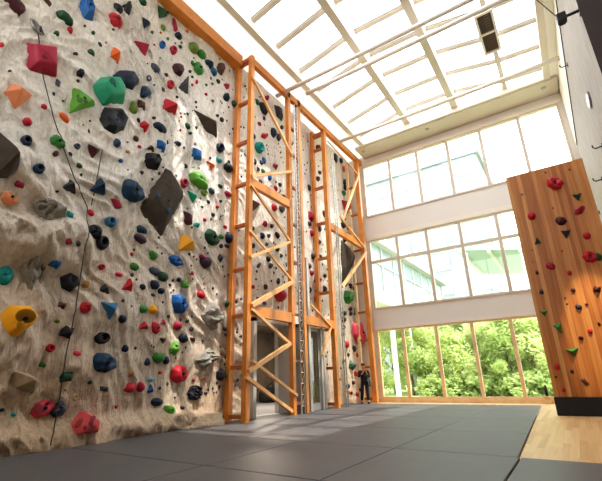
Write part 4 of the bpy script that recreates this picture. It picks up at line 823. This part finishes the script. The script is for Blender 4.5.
# ropes on the wall
def rope(pts, label):
    ps = [surf(*p)+Vector((.07, 0, 0)) for p in pts]; out = []
    for a, b in zip(ps, ps[1:]):
        for k in range(6):
            q = a.lerp(b, k/6); q.x = max(q.x, XL+rock_h(q.y, q.z)+.04); out.append(q)
    out.append(ps[-1]); out[-1].z = max(out[-1].z, .03)
    tag(MB().tube(out, .013, 6).build('climbing_rope', 'rope', smooth=True), label, 'rope', 'dark ropes on the rock wall')
rope([(29, 20), (36, 30), (42, 78), (52, 118), (62, 148), (72, 176), (86, 208), (84, 245), (77, 290), (70, 330), (65, 352), (59, 392), (54, 420), (49, 445)], 'long dark rope running down the rock wall to the mats')
rope([(101, 150), (97, 172), (90, 206)], 'short dark rope from the maroon inverted triangle to the longer rope')
cpt = surf(35, 29); cb = thing('carabiner', (cpt.x, cpt.y, cpt.z), 'dark steel clip hanging on the rope below the maroon slab', 'carabiner')
lp = [(cpt.x+.10, cpt.y+.10*cos(a)*(1.2 if sin(a) < 0 else 1)-.1*sin(a), cpt.z+.13*sin(a)) for a in [k*2*pi/20 for k in range(21)]]
MB().tube(lp, .04, 8).build('loop', 'steel', cb, True); MB().tube([(cpt.x+.10, cpt.y+.17, cpt.z-.12), (cpt.x+.10, cpt.y+.06, cpt.z+.08)], .045, 8).build('sleeve', 'boltd', cb)
# ================================================================== the person
def skin_body(name, verts, edges, radii, mt, sub=2, parent=None):
    me = bpy.data.meshes.new(name+'_src'); me.from_pydata([Vector(v) for v in verts], edges, []); o = bpy.data.objects.new(name+'_src', me); COL.objects.link(o)
    md = o.modifiers.new('skin', 'SKIN'); md.use_smooth_shade = True
    for i, r in enumerate(radii):
        sv = me.skin_vertices[0].data[i]; sv.radius = (r, r) if not isinstance(r, tuple) else r; sv.use_root = (i == 0)
    s = o.modifiers.new('sub', 'SUBSURF'); s.levels = sub; s.render_levels = sub
    dg = bpy.context.evaluated_depsgraph_get(); dg.update()
    m2 = bpy.data.meshes.new_from_object(o.evaluated_get(dg)); bpy.data.objects.remove(o)
    m2.materials.clear(); m2.materials.append(M[mt]); m2.name = name
    for p in m2.polygons: p.use_smooth = True
    r = bpy.data.objects.new(name, m2); COL.objects.link(r)
    if parent is not None: r.parent = parent
    return r
fp = hit(366, 403.6, 2, 0)
# local frame: the figure faces the middle of the hall; f = facing, s = its left side
face = Vector((.55, -.83, 0)).normalized(); left = Vector((-face.y, face.x, 0))
def B(l, f, z): return tuple(left*l + face*f + Vector((0, 0, z)))
HT = 1.75
vb = [B(0, 0, .96), B(0, .0, 1.12), B(0, -.01, 1.30), B(0, -.01, 1.43), B(0, 0, 1.51), B(0, .015, 1.58), B(0, .02, 1.68),
      B(.10, 0, .90), B(.11, .03, .50), B(.13, 0, .09), B(.14, .12, .035),
      B(-.10, 0, .90), B(-.13, .02, .50), B(-.17, -.02, .09), B(-.19, .10, .035),
      B(.19, -.01, 1.40), B(.25, .02, 1.15), B(.13, .22, 1.26), B(.07, .27, 1.36),
      B(-.19, -.01, 1.40), B(-.27, .03, 1.17), B(-.14, .23, 1.27), B(-.05, .27, 1.38)]
eb = [(0, 1), (1, 2), (2, 3), (3, 4), (4, 5), (5, 6), (0, 7), (7, 8), (8, 9), (9, 10), (0, 11), (11, 12), (12, 13), (13, 14), (3, 15), (15, 16), (16, 17), (17, 18), (3, 19), (19, 20), (20, 21), (21, 22)]
rb = [.14, .13, .15, .12, .055, .085, .085, .085, .06, .045, .035, .085, .06, .045, .035, .06, .045, .036, .034, .06, .045, .036, .034]
body = skin_body('person', vb, eb, rb, 'skin'); body.location = (fp.x, fp.y, 0); body.scale = (1.13, 1.13, 1.13)
tag(body, 'person in black standing against the rock wall with both hands raised before the chest', 'person')
# clothes
jk = skin_body('jacket', [B(0, 0, .93), vb[1], vb[2], B(0, -.01, 1.42), vb[15], vb[16], vb[17], vb[19], vb[20], vb[21], B(0, 0, 1.47)], [(0, 1), (1, 2), (2, 3), (3, 4), (4, 5), (5, 6), (3, 7), (7, 8), (8, 9), (3, 10)],
               [.20, .175, .185, .15, .075, .062, .05, .075, .062, .05, .075], 'jacket', 2, body)
tr = skin_body('trousers', [B(0, 0, 1.08), B(0, 0, .92), vb[7], vb[8], B(.13, 0, .12), vb[11], vb[12], B(-.17, -.02, .12)], [(0, 1), (1, 2), (2, 3), (3, 4), (1, 5), (5, 6), (6, 7)], [.165, .16, .11, .078, .068, .105, .078, .068], 'trousers', 2, body)
for sgn, (l, f) in ((1, (.13, 0)), (-1, (-.17, -.02))):
    skin_body('shoe', [B(l, f-.05, .05), B(l+.01*sgn, f+.05, .05), B(l+.02*sgn, f+.17, .035)], [(0, 1), (1, 2)], [.055, .055, .036], 'shoes', 2, body)
h = MB(); h.ball((0, 0, 0), .105, .115, .10, 16)
for v in h.bm.verts:
    if v.co.z < .01: v.co.z *= .5
for v in h.bm.verts: v.co = Vector(B(v.co.x, v.co.y-.02, v.co.z+1.69))
h.ball(B(0, -.09, 1.62), .07, .06, .09, 10); ho = h.build('hair', 'hair', smooth=True); ho.parent = body
n = MB(); n.bar(B(0, .095, 1.665), B(0, .125, 1.635), .022, .02).ball(B(0, .105, 1.635), .016, .016, .014, 8); no = n.build('nose', 'skin', smooth=True); no.parent = body
for s in (-1, 1):
    e = MB().ball(B(.033*s, .092, 1.668), .012, .012, .010, 8).build('eye', 'black', smooth=True); e.parent = body
    e = MB().ball(B(.092*s, .01, 1.65), .016, .022, .032, 8).build('ear', 'skin', smooth=True); e.parent = body
e = MB().ball(B(0, .098, 1.602), .024, .010, .007, 8).build('mouth', mat('lips', '#a5544a', .5), smooth=True); e.parent = body
# hands: palm, four fingers and a thumb each
for s, w in ((1, Vector(vb[18])), (-1, Vector(vb[22]))):
    d = Vector((0, 0, 1))*.75 + face*.5; d.normalize(); ac = left
    vs = [w, w+d*.05]; ed = [(0, 1)]; rr = [.028, .034]
    for k, (o_, ln) in enumerate(((-.03, .068), (-.01, .078), (.01, .074), (.03, .058))):
        i0 = len(vs); vs += [w+d*.085+ac*o_, w+d*(.085+ln*.5)+ac*o_*1.1+face*.012, w+d*(.085+ln*.85)+ac*o_*1.1-face*.008*0+face*.035]; ed += [(1, i0), (i0, i0+1), (i0+1, i0+2)]; rr += [.011, .0095, .008]
    i0 = len(vs); vs += [w+d*.035-ac*.045*s, w+d*.075-ac*.062*s+face*.015]; ed += [(1, i0), (i0, i0+1)]; rr += [.012, .009]
    skin_body('hand', vs, ed, rr, 'skin', 1, body)
# shoulder bag hanging at the figure's side
lb = Vector((fp.x, fp.y, 0))
bg = thing('shoulder_bag', tuple(lb+Vector(B(.27, .06, .85))), 'grey shoulder bag hanging at the side of the standing person', 'bag')
bm = MB(); bm.box(-.12, .12, -.07, .07, -.17, .17, .04)
for v in bm.bm.verts: v.co = lb + Vector(B(.30+v.co.y, .08+v.co.x, 1.0+v.co.z))
bm.build('bag_body', 'bag', bg, True)
MB().tube([lb+Vector(B(*q)) for q in ((.30, .18, 1.14), (.16, .19, 1.32), (-.05, .17, 1.45), (-.13, .02, 1.52), (-.06, -.17, 1.42), (.16, -.17, 1.28), (.30, -.02, 1.14))], .02, 6).build('strap', 'bag', bg, True)

# ================================================================== outside
struct(MB().box(-120, 90, YF+.4, 160, -.6, -.25).build('ground_outside', 'lawn'), 'green lawn outside the windows', 'lawn')
struct(MB().box(-60, 40, 27.5, 30.5, -.25, -.22).build('path_outside', 'path'), 'pale paved path crossing the lawn', 'path')
def crown_mesh(seed, h, w, n, lm):
    r = random.Random(seed); bm = bmesh.new()
    cl = []
    for k in range(26):
        a = r.uniform(0, 2*pi); t = r.uniform(.12, 1); rad = w*.5*sin(min(1, .25+t*.95)*pi*.85)**.7*r.uniform(.25, 1)
        cl.append((Vector((cos(a)*rad, sin(a)*rad, h*t*.93)), r.uniform(.5, .95)*w*.20))
    for k in range(n):
        c, cr = r.choice(cl); d = Vector((r.gauss(0, 1), r.gauss(0, 1), r.gauss(0, .8))).normalized()*cr*r.uniform(.55, 1.05)
        p = c+d; s = r.uniform(.09, .20); a = Vector((r.gauss(0, 1), r.gauss(0, 1), r.gauss(0, .6))).normalized(); b = a.orthogonal().normalized()
        vs = [bm.verts.new(p+a*s*i+b*s*.55*j) for i, j in ((-1, 0), (0, -1), (1, 0), (0, 1))]; bm.faces.new(vs)
    me = bpy.data.meshes.new('crown'); bm.to_mesh(me); bm.free(); me.materials.append(lm); return me
def trunk_mesh(seed, h):
    r = random.Random(seed); m_ = MB(); top = Vector((r.uniform(-.3, .3), r.uniform(-.3, .3), h*.8))
    m_.tube([(0, 0, 0), (.03, 0, h*.2), top*.55, top], .1, 8, [.15, .11, .08, .02])
    for k in range(7):
        z = h*r.uniform(.2, .65); a = r.uniform(0, 2*pi); L_ = r.uniform(.8, 1.7)
        b0 = top*(z/(h*.8)); m_.tube([b0, b0+Vector((cos(a)*L_*.5, sin(a)*L_*.5, L_*.45)), b0+Vector((cos(a)*L_, sin(a)*L_, L_*1.1))], .03, 5, [.05, .03, .012])
    bmesh.ops.recalc_face_normals(m_.bm, faces=m_.bm.faces[:]); me = bpy.data.meshes.new('trunk'); m_.bm.to_mesh(me); m_.bm.free(); me.materials.append(M['bark']); return me
var = [(crown_mesh(3, 6.6, 5.4, 5200, LEAF[0]), trunk_mesh(3, 6.4)), (crown_mesh(8, 7.4, 5.0, 5200, LEAF[1]), trunk_mesh(8, 7)), (crown_mesh(12, 6.0, 6.0, 5200, LEAF[0]), trunk_mesh(12, 6))]
def px_at(px, Y):
    return hit(px, 395, 1, Y).x
spots = [(396, 37, 0, .9), (414, 33.5, 1, .80), (428, 36, 2, .95), (442, 39, 0, .9), (456, 33, 2, .80), (470, 38, 1, 1.0), (484, 34.5, 0, .85), (499, 37, 2, 1.05), (512, 33.5, 1, .85), (527, 36, 0, 1.0), (541, 33.8, 2, .95), (556, 37, 1, 1.05), (440, 48.5, 1, .95), (505, 46, 1, 1.25), (535, 45, 0, 1.25), (478, 47, 0, 1.1)]
order = ['first', 'second', 'third', 'fourth', 'fifth', 'sixth', 'seventh', 'eighth', 'ninth', 'tenth', 'eleventh', 'twelfth']
for i, (px, Y, k, s) in enumerate(spots):
    if i < 12: lab = '%s tree in the front line beyond the ground windows, counted from the tower side' % order[i]
    else: lab = ['tall tree behind the fourth front tree, seen between trunks', 'tall tree behind the eighth front tree, topping the middle window sill', 'tall tree behind the tenth front tree, topping the middle window sill', 'tall tree behind the sixth front tree, seen between crowns'][i-12]
    t = thing('tree', (px_at(px, Y), Y, -.25), lab, 'tree', 'trees beyond the windows'); t.scale = (s, s, s); t.rotation_euler.z = i*1.3
    for me, nm in ((var[k][0], 'crown'), (var[k][1], 'trunk')):
        o = bpy.data.objects.new(nm, me); COL.objects.link(o); o.parent = t
# low shrubs at the foot of the trees
sm = crown_mesh(31, 1.7, 2.6, 1500, LEAF[1])
for i, px in enumerate((455, 480, 505, 520, 540, 558, 432)):
    Y = 31.6+(i % 3)*.5; o = bpy.data.objects.new('shrub', sm); COL.objects.link(o); o.location = (px_at(px, Y), Y, -.3); o.rotation_euler.z = i*2.1; o.scale = (1, 1, .8+.1*(i % 3))
    tag(o, 'low green shrub by the path, in front of the %s front tree' % ['fifth', 'seventh', 'eighth', 'ninth', 'tenth', 'twelfth', 'third'][i], 'shrub', 'shrubs along the path')
# raised white wing on columns, to the left outside
wg = thing('pavilion_wing', (-13.5, 30, -.25), 'raised white building wing on slim columns beyond the middle windows', 'building')
MB().box(-17.5, -10.9, 25.5, 46, 6.4, 7.3).build('floor_slab', 'whitecl', wg)
MB().box(-17.8, -10.5, 25.2, 46.5, 10.9, 11.5).build('roof_slab', 'whitecl', wg)
MB().box(-17.4, -17.1, 25.6, 46, 7.3, 10.9).box(-17.1, -11.2, 45.7, 46, 7.3, 10.9).build('wall', 'pale', wg)
pn_ = MB()
for k in range(9): pn_.box(-11.15, -11.0, 25.6+k*2.5, 25.75+k*2.5, 7.3, 10.9)
pn_.box(-11.15, -11.0, 25.6, 46, 9.4, 9.5).build('window_frame', 'whitecl', wg)
MB().quad((-11.1, 25.7, 7.3), (-11.1, 45.8, 7.3), (-11.1, 45.8, 10.9), (-11.1, 25.7, 10.9)).build('window_pane', 'paneblue', wg)
for k in range(6):
    MB().tube([(-11.4, 26+k*3.9, -.3), (-11.4, 26+k*3.9, 6.4)], .2, 12).build('column', 'whitecl', wg)
# pale canopy roof further out
cp = thing('canopy_roof', (0, 50, -.25), 'pale blue-grey canopy roof on white posts above the trees', 'canopy')
mb = MB(); mb.prism([(-9, 46, 15.2), (16, 46, 10.6), (16, 46, 10.2), (-9, 46, 14.8)], (0, 14, 0)).build('roof', 'paleroof', cp)
for k in range(9):
    x = -8.5+k*3; z = 14.7-(x+9)*.184
    MB().bar((x, 45.7, z), (x, 60, z), .3, .5).build('rafter', 'whitecl', cp)
for k in range(5):
    x = -8+k*5.6; MB().tube([(x, 46.5, -.3), (x, 46.5, 14.9-(x+9)*.184-.3)], .22, 10).build('post', 'whitecl', cp)
# pale office block behind
ob = thing('office_block', (-22, 75, -.25), 'hazy pale glazed office block far beyond the upper windows', 'building')
MB().box(-58, -7, 66, 90, -.3, 37).build('wall', 'hazeblue', ob)
MB().box(-58.5, -6.5, 65.5, 90, 37, 38).build('roof', 'hazeblue', ob)
for k in range(9):
    q = MB()
    for j in range(16): q.box(-57+j*3.1, -54.4+j*3.1, 65.9, 66.05, 1.5+k*4, 4+k*4)
    q.build('window', 'hazepane', ob)

# ================================================================== light
w = bpy.data.worlds.new('sky'); SC.world = w; w.use_nodes = True
N, L = w.node_tree.nodes, w.node_tree.links
bgd = N['Background']; tc = N.new('ShaderNodeTexCoord'); sp = N.new('ShaderNodeSeparateXYZ'); L.new(tc.outputs['Generated'], sp.inputs[0])
r = N.new('ShaderNodeValToRGB'); r.color_ramp.elements[0].color = (1, .98, .95, 1); r.color_ramp.elements[1].color = (.86, .94, 1, 1); r.color_ramp.elements[1].position = .8
L.new(sp.outputs[2], r.inputs[0]); L.new(r.outputs[0], bgd.inputs[0]); bgd.inputs[1].default_value = SKY
sun = bpy.data.lights.new('sun', 'SUN'); so = bpy.data.objects.new('sun', sun); COL.objects.link(so)
sun.energy = SUN; sun.angle = radians(1); sun.color = (1, .95, .86)
so.rotation_euler = Vector((.45, -.06, 1)).to_track_quat('Z', 'Y').to_euler()
sp_ = bpy.data.lights.new('sun_patch_spot', 'SPOT'); spo = bpy.data.objects.new('sun_patch_spot', sp_); COL.objects.link(spo)  # added spot that makes the wooden panel's sun patch
sp_.energy = 6000; sp_.spot_size = radians(12); sp_.spot_blend = .7; sp_.color = (1, .86, .62); sp_.shadow_soft_size = .05
spo.location = (1.78, 12.30, 11.45); spo.rotation_euler = (Vector((1.78, 12.30, 11.45))-Vector((.72, 16.4, 2.75))).to_track_quat('Z', 'Y').to_euler()
# unseen fill light added to brighten the side room
pl = bpy.data.lights.new('side_room_fill', 'AREA'); plo = bpy.data.objects.new('side_room_fill', pl); COL.objects.link(plo)
pl.energy = 260; pl.color = (1, .85, .68); pl.size = 1.2; plo.location = (-13.5, 16.5, 4.25)
SC.view_settings.view_transform = VT; SC.view_settings.look = LOOK; SC.view_settings.exposure = EXPO
SC.cycles.use_denoising = True; SC.cycles.max_bounces = 10; SC.cycles.diffuse_bounces = 6; SC.cycles.transparent_max_bounces = 16
SC.cycles.caustics_reflective = False; SC.cycles.caustics_refractive = False; SC.cycles.sample_clamp_indirect = 8
